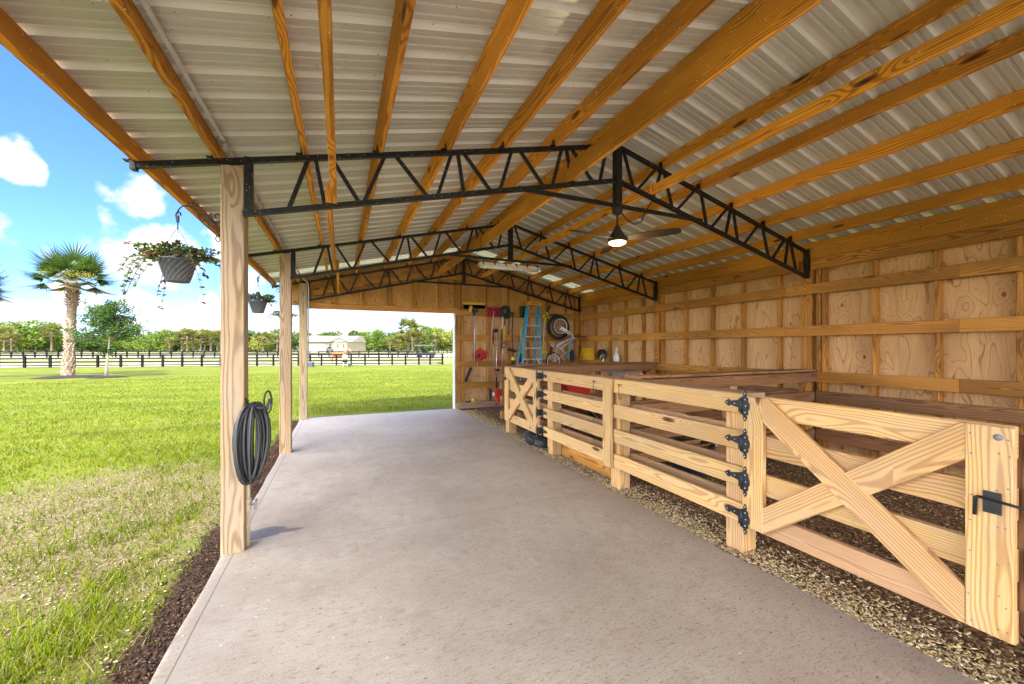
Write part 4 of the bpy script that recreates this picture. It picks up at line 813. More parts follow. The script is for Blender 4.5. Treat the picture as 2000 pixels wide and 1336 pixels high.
def basket(x,y,ztip,label,seed,full=1.):
    g=thing('hanging_basket',label,'hanging basket',(x,y,ztip-.5),0,'baskets hanging outside the posts'); Q=np.random.default_rng(seed); q=MB()
    zr=ztip-.335; R1,R2,hh=.108,.066,.155
    q.lathe((x,y,zr),[(0,-hh),(R2*.95,-hh),(R2,-hh+.006),(R1-.004,-.012),(R1+.004,-.012),(R1+.006,0),(R1-.002,.002),(R1-.008,-.01),(R2-.004,-hh+.02),(0,-hh+.02)],36)
    pot=q.build('pot',M_pot,g)
    q=MB()
    for k in range(18):
        a0=k*6.283/18; q.tube([(x+math.cos(a0+i/8*1.15)*(R2+(R1-R2)*i/8+.001),y+math.sin(a0+i/8*1.15)*(R2+(R1-R2)*i/8+.001),zr-hh+.008+(hh-.022)*i/8) for i in range(9)],.0014,4)
    q.build('spiral_rib',M_grey,pot)
    q=MB(); z0=ztip-.11
    for k in range(4):
        a=k*1.571+.5; q.tube([(x,y,z0),(x+math.cos(a)*(R1-.002),y+math.sin(a)*(R1-.002),zr)],.0016,4)
    q.tube([(x,y,z0-.005),(x,y,z0+.03)],.004,6); q.tube([(x+a,y,z0+b) for a,b in ((0,.03),(-.006,.05),(-.012,.08),(0,.11),(.014,.10),(.016,.08))],.005,6); q.box((x,y,z0+.055),(.018,.014,.05),bev=.004)
    q.build('hanger',M_iron,g)
    # trailing plant
    st=MB(); P=[];C=[]
    for k in range(int(46*full)):
        a=Q.uniform(0,6.283) if k%3 else (Q.normal(3.3,.4) if k%2 else Q.normal(0.1,.5)); out=Q.uniform(.05,.24)*(1 if k%4 else .45); upz=Q.uniform(.02,.15); dr=Q.uniform(.0,.34)*(out>.16)
        p0=Vector((x+math.cos(a)*.06,y+math.sin(a)*.06,zr-.02)); p1=p0+Vector((math.cos(a)*out*.45,math.sin(a)*out*.3,upz+.02)); p2=p0+Vector((math.cos(a)*out,math.sin(a)*out*.55,upz*.6-dr*.5)); p3=p2+Vector((math.cos(a)*.05,Q.uniform(-.03,.03),-dr*.6+.01))
        pts=[]; N=12
        for i in range(N+1):
            t0=i/N; pts.append(p0*(1-t0)**3+p1*3*t0*(1-t0)**2+p2*3*t0*t0*(1-t0)+p3*t0**3)
        st.tube(pts,[.0032-.0014*i/N for i in range(N+1)],4)
        for i in range(3,N+1):
            for j in range(2 if Q.uniform()<.75 else 1):
                P.append(np.array(pts[i])+Q.normal(0,.006,3)); dead=Q.uniform()<(.15+.2*(i>8)); C.append((np.array([.14,.06,.03]) if dead else np.array([.05,.11,.010])*(1-Q.uniform())+np.array([.19,.26,.03])*Q.uniform())*Q.uniform(.5,1.2))
    for k in range(int(330*full)):
        a=Q.uniform(0,6.283); r=Q.uniform(0,.11); P.append(np.array([x+math.cos(a)*r,y+math.sin(a)*r,zr+Q.uniform(-.01,.13)*(1-r*3)])); C.append(np.array([.05,.10,.015])*Q.uniform(.4,1.6) if Q.uniform()<.7 else np.array([.14,.065,.03])*Q.uniform(.5,1.2))
    st.build('stems',M_stem,g); P=np.array(P);n=len(P); s=Q.uniform(.018,.038,n)
    V=[(-.5,0,0),(-.1,-.3,.08),(.5,0,-.05),(-.1,.3,.08)]
    soup('leaves',V,[(0,1,2,3)],P,rots(n,1.),np.stack([s*1.25,s,s],1),np.clip(np.array(C),0,.9),M_leaf,g)
    return g
M_pot=plain('grey_pot',(.085,.085,.09),.55,0,.25,20); M_stem=plain('vine_stem',(.16,.11,.05),.7,0,.3,30)
basket(-1.03,3.38,2.385,'grey pot with sparse trailing plant hanging beside the nearest post',1)
basket(-1.03,6.20,2.40,'grey pot with trailing plant hanging beside the second post',2,.8)
basket(-1.03,8.92,2.40,'partly hidden hanging pot beside the third post',3,.7)
# ---------------------------------------------------------------- hose, hanger, standpipe
cx,cy,cz=-.585,3.35,.80
pc=at(493,865,Y=3.33); cx,cz=pc.x,pc.z
g=thing('garden_hose','coiled dark grey garden hose hanging on the nearest post','hose',(cx,cy,cz)); q=MB(); hr=random.Random(9); pts=[]
for k in range(21):
    rx=.118*(hr.uniform(.12,1.)); rz=.285*hr.uniform(.90,1.03); ox=hr.uniform(-.02,.02); oy=-.10+.0095*k; ph=hr.uniform(-.1,.1)
    for i in range(22):
        a=math.pi/2+i/22*6.283; sag=.03*math.sin(a)
        pts.append((cx+ox+math.cos(a+ph)*rx*(1+.12*math.sin(a)),cy+oy+.055*math.sin(a+1.)+.013*i/22,cz+math.sin(a)*rz+(.285-rz if i<6 or i>16 else 0)*.8))
for _ in range(2): pts=[pts[0]]+[tuple((pts[i-1][j]+pts[i][j]*2+pts[i+1][j])/4 for j in range(3)) for i in range(1,len(pts)-1)]+[pts[-1]]
q.tube(pts,.0095,8); q.build('hose_coil',M_hose,g)
q=MB(); e=Vector(pts[-1]); q.tube([e,e+Vector((.01,-.01,-.03))],.011,8); q.build('brass_end',plain('brass',(.55,.42,.18),.3,.9,.2,30),g)
g=thing('hose_hanger','black two pronged hose hanger fixed to the nearest post','hose hanger',(-.634,3.37,1.08)); q=MB()
z0=at(480,780,Y=3.37).z
def loopp(x,y,zb,w,h): return [(x+w*math.cos(a),y+w*.5*math.cos(a),zb+h/2+h/2*math.sin(a)) for a in np.linspace(-1.57,4.71,18)]
xa=at(474,800,Y=3.37).x; xb=at(524,790,Y=3.30).x
q.tube(loopp(xa+.012,3.34,cz+.22,.024,.10),.006,6,closed=True); q.tube(loopp(xb,3.28,cz+.215,.022,.16),.007,6,closed=True); q.box((xb,3.285,cz+.27),(.02,.02,.10),Matrix.Rotation(.3,3,'Y'),.004)
q.tube([(-.64,3.37,cz+.24),(xa+.01,3.35,cz+.235),((xa+xb)/2,3.32,cz+.25),(xb,3.29,cz+.25)],.012,8); q.tube([(-.634,3.40,cz+.2),(-.634,3.40,cz+.3)],.012,6)
q.build('hanger_frame',M_iron,g)
px=at(484,1065,Z=0); g=thing('standpipe','cream water standpipe with grey valve at the foot of the nearest post','water pipe',(px.x,px.y,0)); q=MB()
zt=at(484,880,X=px.x).z; yy=px.y
q.tube([(px.x,yy,-.05),(px.x,yy,zt)],.0155,14); 
zc=at(483,988,X=px.x).z; q.lathe((px.x,yy,zc-.05),[(.0155,0),(.024,.002),(.024,.03),(.020,.034),(.020,.066),(.024,.07),(.024,.098),(.0155,.1)],18); q.tube([(px.x,yy,.14),(px.x,yy,.15)],.0185,14)
q.build('riser',M_pvc,g)
q=MB(); q.tube([(px.x+.02,yy,zc),(px.x+.04,yy,zc)],.009,10); q.box((px.x+.048,yy,zc),(.016,.03,.075),Matrix.Rotation(.15,3,'Y'),.005); q.build('valve_handle',M_grey,g)
q=MB(); q.tube([(px.x,yy,zt-.02),(px.x,yy,zt+.03),(px.x+.02,yy-.01,zt+.04),(px.x+.03,yy-.02,zt+.01)],.012,8); q.build('tap',M_alu,g)
# ---------------------------------------------------------------- ceiling fan and light
fx=(XR,3.31); g=thing('ceiling_fan','dark three blade ceiling fan with glowing round lamp under the front truss','ceiling fan',(XR,3.31,2.9))
q=MB(); q.lathe((XR,3.31,2.83),[(0,.095),(.05,.09),(.058,.06),(.05,.02),(.02,.0),(0,0)],20); q.build('canopy',M_bronze,g)
q=MB(); q.tube([(XR,3.31,2.88),(XR,3.31,2.70)],.011,10); q.build('downrod',M_bronze,g)
q=MB(); q.lathe((XR,3.31,2.545),[(.085,0),(.098,.006),(.098,.03),(.078,.065),(.05,.11),(.028,.155),(.014,.18),(0,.18)],26); q.build('motor_housing',M_bronze,g)
for az in (66.5,186.5,-53.5):
    a=R(az); d=Vector((math.cos(a),math.sin(a),0)); s=Vector((-d.y,d.x,0)); tl=(s-Vector((0,0,.24))).normalized()
    L=[(.07,.03),(.12,.045),(.25,.062),(.42,.066),(.56,.058),(.61,.04),(.62,0)]
    c=Vector((XR,3.31,2.575)); pts=[c+d*r+tl*w for r,w in L]+[c+d*r-tl*w for r,w in reversed(L[:-1])]
    q=MB(); q.poly(pts,(0,0,.006)); q.build('blade',M_bronze,g)
t=mat('lamp_glow',.4); t.b.inputs['Emission Color'].default_value=(1,.70,.30,1); t.b.inputs['Emission Strength'].default_value=2.2; t.b.inputs['Base Color'].default_value=(.9,.85,.7,1)
q=MB(); q.lathe((XR,3.31,2.515),[(0,0),(.06,.004),(.085,.016),(.09,.03),(0,.03)],26); q.build('lamp_lens',t.mat,g)
q=MB(); q.tube([(XR+.05,3.31,2.86),(XR+.12,3.31,2.80),(XR+.22,3.31,2.76),(XR+.32,3.31,2.80),(XR+.38,3.30,2.93),(XR+.46,3.30,3.04)],.007,6); q.build('power_cable',M_bronze,g)
g=thing('tube_light','long off-white batten light fixture on the second truss tie','light',(2.4,6.0,2.85))
a=at(935,513,Y=6.05); b=at(1053,526.5,Y=6.05); mz=(a.z+b.z)/2
q=MB(); q.box(((a.x+b.x)/2,6.05,mz-.01),(b.x-a.x,.13,.06),bev=.012); q.build('fixture_body',plain('yellowed_white',(.62,.58,.46),.5,0,.1,10),g)
q=MB(); q.tube([(a.x+.04,6.0,mz-.045),(b.x-.04,6.0,mz-.045)],.014,8); q.tube([(a.x+.04,6.1,mz-.045),(b.x-.04,6.1,mz-.045)],.014,8); q.build('tube',M_white,g)
for i in range(6):
    x=a.x+.06+(b.x-a.x-.12)*i/5; q=MB(); q.box((x,6.05,mz+.025),(.02,.14,.03)); q.box((x,5.982,mz+.005),(.02,.006,.05)); q.build('clip',M_black,g)
q=MB(); q.tube([(a.x+.1,6.08,mz+.02),(a.x-.1,6.1,mz+.1),(a.x+.05,6.12,mz+.25),(a.x+.2,6.12,zbot(a.x+.2))],.006,6); q.build('power_cable',M_black,g)
# ---------------------------------------------------------------- tools on the far wall
TYP=8.89
def A(x,y,Y=TYP): return at(880+x/5.807,570+y/5.807,Y=Y)
def B(x,y,Y=TYP): return at(1000+x/7.86,570+y/7.86,Y=Y)
G0='tools hanging on the far wall'
def tool(name,label,cat,pos,parts):
    g=thing(name,label,cat,pos,0,G0)
    for pn,m,f in parts:
        q=MB(); f(q); q.build(pn,m,g)
    return g
tool('push_broom','wide push broom with yellow block, hung head up at the left','broom',A(260,140),[
 ('head_block',M_yellow,lambda q:q.box((A(260,135)+Vector((0,-.03,0))),((A(385,0)-A(130,0)).x,.07,.05),bev=.012)),
 ('bristles',M_black,lambda q:[q.bar(A(x,150)+Vector((0,-.03,0)),A(x+rnd.uniform(-4,4),192)+Vector((0,-.03,0)),.012,.05) for x in range(155,385,7)]),
 ('handle',M_handle,lambda q:q.tube([A(288,200)+Vector((0,-.02,0)),A(290,440),A(305,842)],.014,8))])
tool('deck_brush','yellow and black deck brush with silver handle','brush',A(262,230,8.84),[
 ('brush_head',M_yellow,lambda q:q.box(A(225,195,8.84),(.07,.06,.15),Matrix.Rotation(.25,3,'Y'),.01)),
 ('bristles',M_black,lambda q:[q.box(A(275,208,8.84),(.16,.05,.10),bev=.01),q.box(A(268,250,8.84),(.06,.04,.08))]),
 ('handle',M_alu,lambda q:q.tube([A(275,230,8.84),A(272,500,8.84),A(270,808,8.84)],.014,8))])
def fuzz(q,cx,cy,w,h,Y,n,r,sd):
    z=random.Random(sd)
    for i in range(n):
        p=A(cx+z.uniform(-w,w),cy+z.uniform(-h,h),Y)+Vector((0,z.uniform(-.03,.03),0)); e=p+Vector((z.gauss(0,.03),z.gauss(0,.02),z.gauss(-.02,.03))); e2=e+Vector((z.gauss(0,.03),z.gauss(0,.02),z.gauss(-.02,.03))); q.tube([p,e,e2],r,4)
tool('red_broom','broom with fuzzy red bristle head and pink handle','broom',A(485,215),[
 ('bristles',plain('red_bristle',(.50,.03,.06),.7,0,.4,80),lambda q:(q.box(A(486,212),(.23,.05,.11),bev=.015),fuzz(q,486,212,62,44,8.87,240,.004,2))),
 ('handle',plain('pink_handle',(.62,.33,.27),.45,0,.2,20),lambda q:q.tube([A(492,222,8.84),A(478,330,8.84),A(446,702,8.86)],.013,8))])
tool('snow_shovel','big black scoop shovel with black and yellow shaft','shovel',A(625,230,8.86),[
 ('scoop',M_black,lambda q:(q.poly([A(575,175,8.84),A(620,150,8.84),A(668,170,8.84),A(684,240,8.84),A(670,300,8.84),A(625,310,8.84),A(585,270,8.84)],(0,.05,0)),q.ball(A(630,215,8.83),(.10,.04,.13),2))),
 ('shaft',M_black,lambda q:q.tube([A(620,260,8.8),A(612,380,8.82)],.015,8)),('shaft_sleeve',M_yellow,lambda q:q.tube([A(612,380,8.82),A(603,550,8.84)],.018,8)),
 ('lower_shaft',M_alu,lambda q:q.tube([A(603,550,8.84),A(578,825,8.86)],.014,8)),
 ('grip',M_black,lambda q:q.tube([A(600,575,8.83),A(580,600,8.82),A(585,630,8.82),A(625,628,8.82),A(636,600,8.82),A(612,572,8.83)],.011,6,closed=True))])
tool('round_shovel','smaller black shovel with white shaft ending in red','shovel',A(585,240),[
 ('blade',M_black,lambda q:q.ball(A(578,232,8.88),(.07,.025,.13),2)),('shaft',M_white,lambda q:q.tube([A(592,280,8.86),A(585,420,8.87)],.013,8)),
 ('lower_shaft',M_black,lambda q:q.tube([A(585,420,8.87),A(570,660,8.88)],.012,8)),('grip',M_red,lambda q:q.tube([A(570,660,8.88),A(545,835,8.88)],.014,8))])
tool('string_trimmer','black string trimmer with round guard and lime bump head','trimmer',A(700,500),[
 ('shaft',M_black,lambda q:(q.tube([A(705,240),A(700,420),A(705,650),A(708,740)],.014,8),q.box(A(706,250),(.05,.05,.09),bev=.01))),
 ('silver_sleeve',M_alu,lambda q:q.tube([A(688,300,8.87),A(678,450,8.87)],.017,8)),
 ('guard',M_black,lambda q:q.lathe(A(697,662,8.86),[(0,0),(.13,-.006),(.13,.006),(0,.03)],20,(.15,-.3,1))),
 ('bump_head',M_lime,lambda q:q.lathe(A(707,775,8.86),[(0,0),(.05,.01),(.055,.05),(.03,.08),(0,.09)],14)),('spool',M_black,lambda q:q.lathe(A(707,815,8.86),[(0,0),(.03,0),(.04,.06),(0,.06)],12))])
tool('post_hole_digger','post hole digger with black clam blades and twin yellow handles','digger',A(815,480),[
 ('blade',M_black,lambda q:q.lathe(A(805,225,8.86),[(.0,-.15),(.045,-.13),(.055,.1),(.035,.14),(0,.15)],12)),('blade',M_black,lambda q:q.lathe(A(834,225,8.88),[(.0,-.15),(.04,-.13),(.05,.1),(.03,.14),(0,.15)],12)),
 ('handle',M_yellow,lambda q:q.tube([A(806,300),A(791,695)],.018,8)),('handle',M_yellow,lambda q:q.tube([A(825,300),A(815,695)],.018,8)),
 ('grip',M_black,lambda q:q.tube([A(791,695),A(788,792)],.021,8)),('grip',M_black,lambda q:q.tube([A(815,695),A(812,792)],.021,8))])
tool('petrol_trimmer','long silver shafted trimmer hanging down to a red engine','trimmer',A(525,700,8.82),[
 ('shaft',M_alu,lambda q:q.tube([A(526,455,8.82),A(522,800,8.82),A(518,975,8.82)],.013,8)),('knob',M_black,lambda q:q.ball(A(516,442,8.84),(.06,.04,.055),2)),
 ('guard',M_black,lambda q:q.lathe(A(538,886,8.80),[(0,0),(.09,-.004),(.09,.004),(0,.02)],16,(.1,-.3,1))),('red_sleeve',M_red,lambda q:q.tube([A(508,868,8.83),A(510,965,8.83)],.016,8)),
 ('lower_shaft',M_black,lambda q:q.tube([A(520,970,8.82),A(520,1095,8.82)],.02,8)),
 ('engine',M_red,lambda q:(q.box(A(528,1150,8.80),(.15,.14,.20),Matrix.Rotation(.2,3,'Y'),.03),q.ball(A(550,1170,8.78),(.07,.06,.08),2),q.tube([A(540,1110,8.8),A(555,1090,8.8)],.012,6))),
 ('fuel_tank',M_white,lambda q:q.ball(A(490,1160,8.8),(.03,.03,.05),2))])
tool('rake_handle','pole tool with dark upper and pale lower shaft beside the silver trimmer','rake',A(488,600),[
 ('shaft',M_black,lambda q:q.tube([A(485,430),A(484,600)],.012,8)),('lower_shaft',M_handle,lambda q:q.tube([A(484,600),A(488,730)],.014,8)),('tip',M_grey,lambda q:q.tube([A(488,730),A(492,838)],.013,8))])
def tangle(q,cx,cy,sd,n,r,w,h):
    z=random.Random(sd)
    for k in range(n):
        c=A(cx+z.uniform(-w*.3,w*.3),cy+z.uniform(-h*.3,h*.3),8.86); rx=z.uniform(.4,1)*w/5.8*.0125; rz=z.uniform(.4,1)*h/5.8*.0125; ph=z.uniform(0,6)
        q.tube([c+Vector((math.cos(a)*rx*(1+.3*math.sin(2*a+ph)),z.uniform(-.03,.03),math.sin(a)*rz*(1+.3*math.cos(3*a+ph)))) for a in np.linspace(0,6.28,13)[:-1]],r,5,closed=True)
tool('strap_bundle','tangled bundle of red straps hanging in the wall bay','straps',A(325,715,8.86),[('strap',M_red,lambda q:tangle(q,325,712,3,16,.010,68,60)),('buckles',M_black,lambda q:tangle(q,345,720,5,5,.009,40,40))])
tool('black_tube','short black rubber tube leaning in the wall bay','tube',A(200,940,8.99),[('tube',M_black,lambda q:q.tube([A(235,860,8.99),A(200,940,8.99),A(172,1015,8.99)],.03,10))])
tool('pipe_offcuts','two dark pipe offcuts standing in the lowest bay','pipes',A(445,1170,8.99),[('pipe',M_grey,lambda q:q.tube([A(436,1095,9.0),A(436,1262,9.0)],.02,8)),('pipe',M_iron,lambda q:q.tube([A(452,1100,9.0),A(452,1262,9.0)],.016,8))])
tool('chain_saw','small red chain saw on the floor in the corner of the wall','saw',A(560,1235,8.75),[('body',M_red,lambda q:(q.box(A(560,1228,8.78),(.20,.12,.10),bev=.02),q.tube([A(535,1205,8.78),A(555,1190,8.78),A(585,1205,8.78)],.012,6))),('bar',M_alu,lambda q:q.box(A(595,1240,8.78),(.2,.01,.05)))])
tool('tape_tool','yellow tool with black nose on the bottom girt','tool',A(255,1235,8.95),[('body',M_yellow,lambda q:(q.ball(A(262,1222,8.95),(.06,.035,.04),2),q.box(A(258,1245,8.95),(.11,.05,.03),bev=.008))),('nose',M_black,lambda q:q.tube([A(228,1238,8.95),A(180,1256,8.95)],.02,8)),('cord',M_alu,lambda q:q.tube([A(290,1250,8.95),A(350,1225,8.95),A(400,1255,8.95)],.006,5))])
# lime trimmer
tool('lime_trimmer','lime green cordless trimmer hanging right of the blue stepladder','trimmer',B(490,600),[
 ('top_grip',M_black,lambda q:q.tube([B(590,215),B(570,262),B(535,300)],.022,8)),('handle',M_lime,lambda q:(q.bar(B(520,312,8.86),B(578,385,8.86),.03,.04),q.bar(B(470,395,8.86),B(505,350,8.86),.04,.05),q.bar(B(515,395,8.86),B(505,485,8.86),.045,.05))),
 ('shaft',M_white,lambda q:q.tube([B(496,480),B(490,560),B(486,760)],.013,8)),('lower_shaft',M_lime,lambda q:q.tube([B(486,760),B(470,905)],.018,8)),
 ('trimmer_head',M_lime,lambda q:q.box(B(488,930,8.84),(.17,.12,.07),bev=.02))])
# stepladder
lt=B(335,180,8.55); lx=lt.x; yb=8.25
g=thing('stepladder','blue fibreglass stepladder with orange cap leaning on the far wall','ladder',(lx,yb,0)); zt=lt.z
def rail(x0,x1,y0,y1,nm='front_rail'):
    board(nm,(x0,y0,0),(x1,y1,zt-.02),.065,.03,M_blue,g,up=(1,0,0),bev=.004)
lb=B(120,1330,yb); 
xl0,xl1=B(95,1650,yb).x,B(250,215,8.55).x; xr0,xr1=B(470,1650,yb).x,B(413,215,8.55).x
rail(xl0,xl1,yb,8.55); rail(xr0,xr1,yb,8.55)
rail(xl0+.03,xl1,8.78,8.60,'rear_rail'); rail(xr0-.03,xr1,8.78,8.60,'rear_rail')
q=MB(); q.box((lx,8.56,zt+.0),((xr1-xl1)+.09,.15,.09),bev=.015); cap=q.build('top_cap',M_orange,g)
for i,yv in enumerate((515,690,865,1035,1210,1385)):
    p=B(300,yv,8.42); f=p.z/zt; xl=xl0+(xl1-xl0)*f; xr=xr0+(xr1-xr0)*f; yy=yb+(8.55-yb)*f
    q=MB(); q.box(((xl+xr)/2,yy+.01,p.z),(xr-xl,.085,.028),bev=.004); q.build('step',M_alu,g)
p=B(300,1035,8.42); f=p.z/zt
for sx,xa,xb in ((0,xl0,xl0+.12),(1,xr0,xr0-.12)):
    q=MB(); ff=(p.z-.28)/zt; x0=(xl0+(xl1-xl0)*ff) if sx==0 else (xr0+(xr1-xr0)*ff); x1=x0+(.13 if sx==0 else -.13); q.bar((x0,yb+.02,p.z-.28),(x1,yb+.04,p.z-.01),.012,.02); q.build('brace_strut',M_alu,g)
q=MB(); q.box((lx,8.5,B(330,355,8.5).z),(.19,.03,.03)); q.build('tool_tray',M_grey,g)
tc=bpy.data.curves.new('lettering','FONT'); tc.body='WERNER'; tc.size=.055; tc.extrude=.002; tc.align_x='CENTER'; tc.align_y='CENTER'; to=bpy.data.objects.new('tmp',tc); COL.objects.link(to); bpy.context.view_layer.update()
me=bpy.data.meshes.new_from_object(to); bpy.data.objects.remove(to); me.materials.clear(); me.materials.append(plain('maroon_ink',(.25,.03,.02),.5)); link(bpy.data.objects.new('lettering',me),g,Matrix.Translation((lx,8.482,zt))@Matrix.Rotation(R(90),4,'X'))
# bicycles
def wheel(parent,c,R0,nm='wheel',rim=M_white,tilt=(0,1,0)):
    q=MB(); ax=Vector(tilt).normalized(); n=32; u=ax.orthogonal().normalized(); w=ax.cross(u); c=Vector(c)
    q.tube([c+(u*math.cos(a)+w*math.sin(a))*R0 for a in [6.2832*i/n for i in range(n)]],R0*.085,8,closed=True); o=q.build(nm,M_rubber,parent)
    q=MB(); q.tube([c+(u*math.cos(a)+w*math.sin(a))*R0*.86 for a in [6.2832*i/n for i in range(n)]],R0*.05,6,closed=True); q.build('rim',rim,o)
    q=MB(); q.tube([c-ax*.04,c+ax*.04],.022,8)
    for k in range(18):
        a=k*.349; q.tube([c+ax*(.02 if k%2 else -.02),c+(u*math.cos(a)+w*math.sin(a))*R0*.86],.0016,3)
    q.build('spokes',M_alu,o); return o
def tubes(parent,nm,m,segs,Y):
    q=MB()
    for a,b,r in segs: q.tube([B(*a,Y),B(*b,Y)],r,8)
    return q.build(nm,m,parent)
g=thing('bicycle','silver and white framed bicycle hung nose up in the far corner','bicycle',B(800,800,8.5))
wheel(g,B(745,530,8.45),.215); wheel(g,B(640,1065,8.5),.205)
tubes(g,'frame',M_silver,[((945,690),(690,825),.024),((940,720),(775,850),.016),((690,825),(655,1065),.013),((835,935),(650,1075),.012),((690,835),(835,935),.013),((775,850),(770,880),.014),((925,675),(965,715),.026)],8.48)
tubes(g,'fork',M_white,[((755,540),(905,640),.02),((745,565),(880,655),.016),((900,635),(945,690),.018)],8.43)
q=MB(); q.lathe(B(617,822,8.46),[(0,0),(.03,0),(.03,.01),(0,.01)],14,(0,-1,0)); q.tube([B(617,822,8.46),B(650,850,8.44)],.01,6); q.build('crank',M_alu,g)
tubes(g,'handlebar',M_black,[((940,680),(1010,690),.016),((1010,640),(1030,730),.016),((1030,660),(1110,700),.014),((1000,690),(1150,680),.012)],8.42)
q=MB(); q.ball(B(600,905,8.5),(.035,.06,.11),2); q.build('saddle',M_black,g)
g=thing('bicycle','darker blue bicycle with large black tyre behind the silver one','bicycle',B(820,700,8.75))
wheel(g,B(715,545,8.72),.30,rim=M_iron); tubes(g,'frame',M_blue,[((945,705),(872,950),.022),((872,960),(800,1050),.016),((820,975),(865,1005),.012),((735,585),(850,640),.018),((850,640),(930,700),.02)],8.66)
tubes(g,'handlebar',M_black,[((560,360),(690,350),.016),((640,355),(700,345),.024)],8.7)
q=MB(); q.ball(B(925,985,8.7),(.06,.08,.17),2,noise=.08); q.build('saddle_bag',plain('navy_cloth',(.012,.03,.07),.8,0,.3,20),g)
# things standing on the side wall girt
def C(x,y,X=5.85): return at(1100+x/10,680+y/10,X=X)
gz=1.12
p=C(460,130,5.88); g=thing('yellow_case','bright yellow plastic case with handle loops on the wall girt','case',(p.x,p.y,gz)); q=MB(); w=abs(C(585,0,5.88).y-C(335,0,5.88).y)
pts=[(5.93,p.y+w*.42,gz),(5.93,p.y+w*.34,gz+.20),(5.93,p.y+w*.2,gz+.31),(5.93,p.y-w*.45,gz+.30),(5.93,p.y-w*.5,gz)]
q.poly(pts,(-.10,0,0)); q.build('case_body',M_yellow,g)
q=MB(); q.tube([(5.82,p.y+w*.40,gz+.03),(5.81,p.y+w*.30,gz+.17),(5.81,p.y,gz+.19),(5.82,p.y-w*.1,gz+.16)],.018,8); q.tube([(5.82,p.y-w*.1,gz+.16),(5.82,p.y-w*.15,gz+.03)],.016,8); q.build('handle',M_orange,g)
q=MB(); q.box((5.822,p.y+w*.2,gz+.08),(.01,.03,.12),Matrix.Rotation(.4,3,'X')); q.build('strap',M_black,g)
p=C(735,150,5.86); g=thing('line_reel','round black reel with lime crank on the wall girt','reel',(p.x,p.y,gz)); q=MB(); q.lathe((5.88,p.y,gz+.14),[(0,-.04),(.13,-.04),(.14,-.03),(.09,-.02),(.09,.02),(.14,.03),(.13,.04),(0,.04)],24,(1,0,0)); q.build('reel_body',M_black,g)
q=MB(); q.tube([(5.83,p.y-.02,gz+.02),(5.82,p.y-.03,gz+.08),(5.82,p.y-.10,gz+.14)],.016,8); q.build('crank',M_lime,g)
p=C(785,220,5.7); g=thing('grease_gun','short silver grease gun standing in front of the black reel','tool',(p.x,p.y,1.15)); q=MB(); a=C(790,130,5.7); b=C(778,322,5.7); q.tube([b,b.lerp(a,.8)],.03,10); q.tube([b.lerp(a,.8),a],.012,8); q.build('barrel',M_alu,g)
p=C(1030,180,5.86); g=thing('feed_scoop','white plastic feed scoop standing handle up on the wall girt','scoop',(p.x,p.y,gz)); q=MB()
q.poly([(5.86,p.y+.075,gz),(5.86,p.y+.085,gz+.10),(5.86,p.y+.05,gz+.17),(5.86,p.y+.015,gz+.21),(5.86,p.y+.02,gz+.31),(5.86,p.y,gz+.33),(5.86,p.y-.02,gz+.31),(5.86,p.y-.015,gz+.21),(5.86,p.y-.06,gz+.16),(5.86,p.y-.09,gz+.08),(5.86,p.y-.075,gz)],(.03,0,0)); q.build('scoop_body',M_white,g)
q=MB(); q.ball((5.86,p.y,gz+.09),(.02,.055,.07),2); q.build('scoop_bowl',M_white,g)
# aluminium ladder lying on the stall rails
a=at(1162,729,X=4.9); b=at(1228,738,X=4.3); g=thing('aluminium_ladder','aluminium ladder lying across inside the middle stall','ladder',a); off=Vector((.26,.10,0)); z1=.985
a.z=b.z=z1+.0
M0=(b-a)
for k,o_ in enumerate((Vector((0,0,0)),off)):
    q=MB(); q.bar(a+o_-M0*.1,b+o_+M0*.1,.025,.07); q.build('side_rail',M_alu,g)
for i in range(8):
    q=MB(); p=a.lerp(b,i/7); q.tube([p,p+off],.014,8); q.build('rung',M_alu,g)
for i in range(2):
    q=MB(); p=a.lerp(b,i)+off*.5; q.box((p.x,p.y,.49),(.06,.06,.98)); q.build('ladder_rest',M_dark,g)
# red wheelbarrow in the far stall
p=at(1122,763,X=3.7); g=thing('wheelbarrow','red tray wheelbarrow standing inside the far stall','wheelbarrow',(p.x,p.y,0)); px_,py_=p.x,p.y
q=MB(); q.poly([(px_-.20,py_-.2,.62),(px_+.14,py_-.2,.60),(px_+.26,py_-.2,.86),(px_-.28,py_-.2,.82)],(0,.34,0)); q.build('tray',M_red,g)
q=MB(); q.lathe((px_+.35,py_,.19),[(0,-.04),(.15,-.04),(.19,0),(.15,.04),(0,.04)],18,(0,1,0)); q.build('wheel',M_rubber,g)
for s in (-.2,.2): q=MB(); q.tube([(px_+.45,py_+s*.3,.19),(px_,py_+s,.56),(px_-.65,py_+s*1.2,.80)],.018,8); q.build('handle',M_handle,g); q=MB(); q.tube([(px_-.25,py_+s,.56),(px_-.3,py_+s,0)],.014,6); q.build('leg',M_iron,g)
# feed tub
p=at(1348,928,Z=0.); DD=p.x*SS+p.y*CC; p2=up(1354,864,DD+.05); rr=.25; g=thing('feed_tub','black rubber feed tub on the chips in the near stall','tub',(p.x,p.y,0)); q=MB()
hh=p2.z; q.lathe((p.x+.05,p.y+.05,-.02),[(0,.0),(rr*.66,0),(rr*.70,.02),(rr*.96,hh-.02),(rr*1.06,hh-.02),(rr*1.06,hh+.005),(rr*.94,hh+.005),(rr*.66,.06),(0,.05)],36); q.build('tub_body',M_black,g)
q=MB(); q.tube([(p.x+.05+rr*.9,p.y,hh-.03),(p.x+.05+rr*1.15,p.y-.02,hh-.08),(p.x+.05+rr*.98,p.y-.1,hh-.03)],.008,6); q.build('rope_handle',M_white,g)
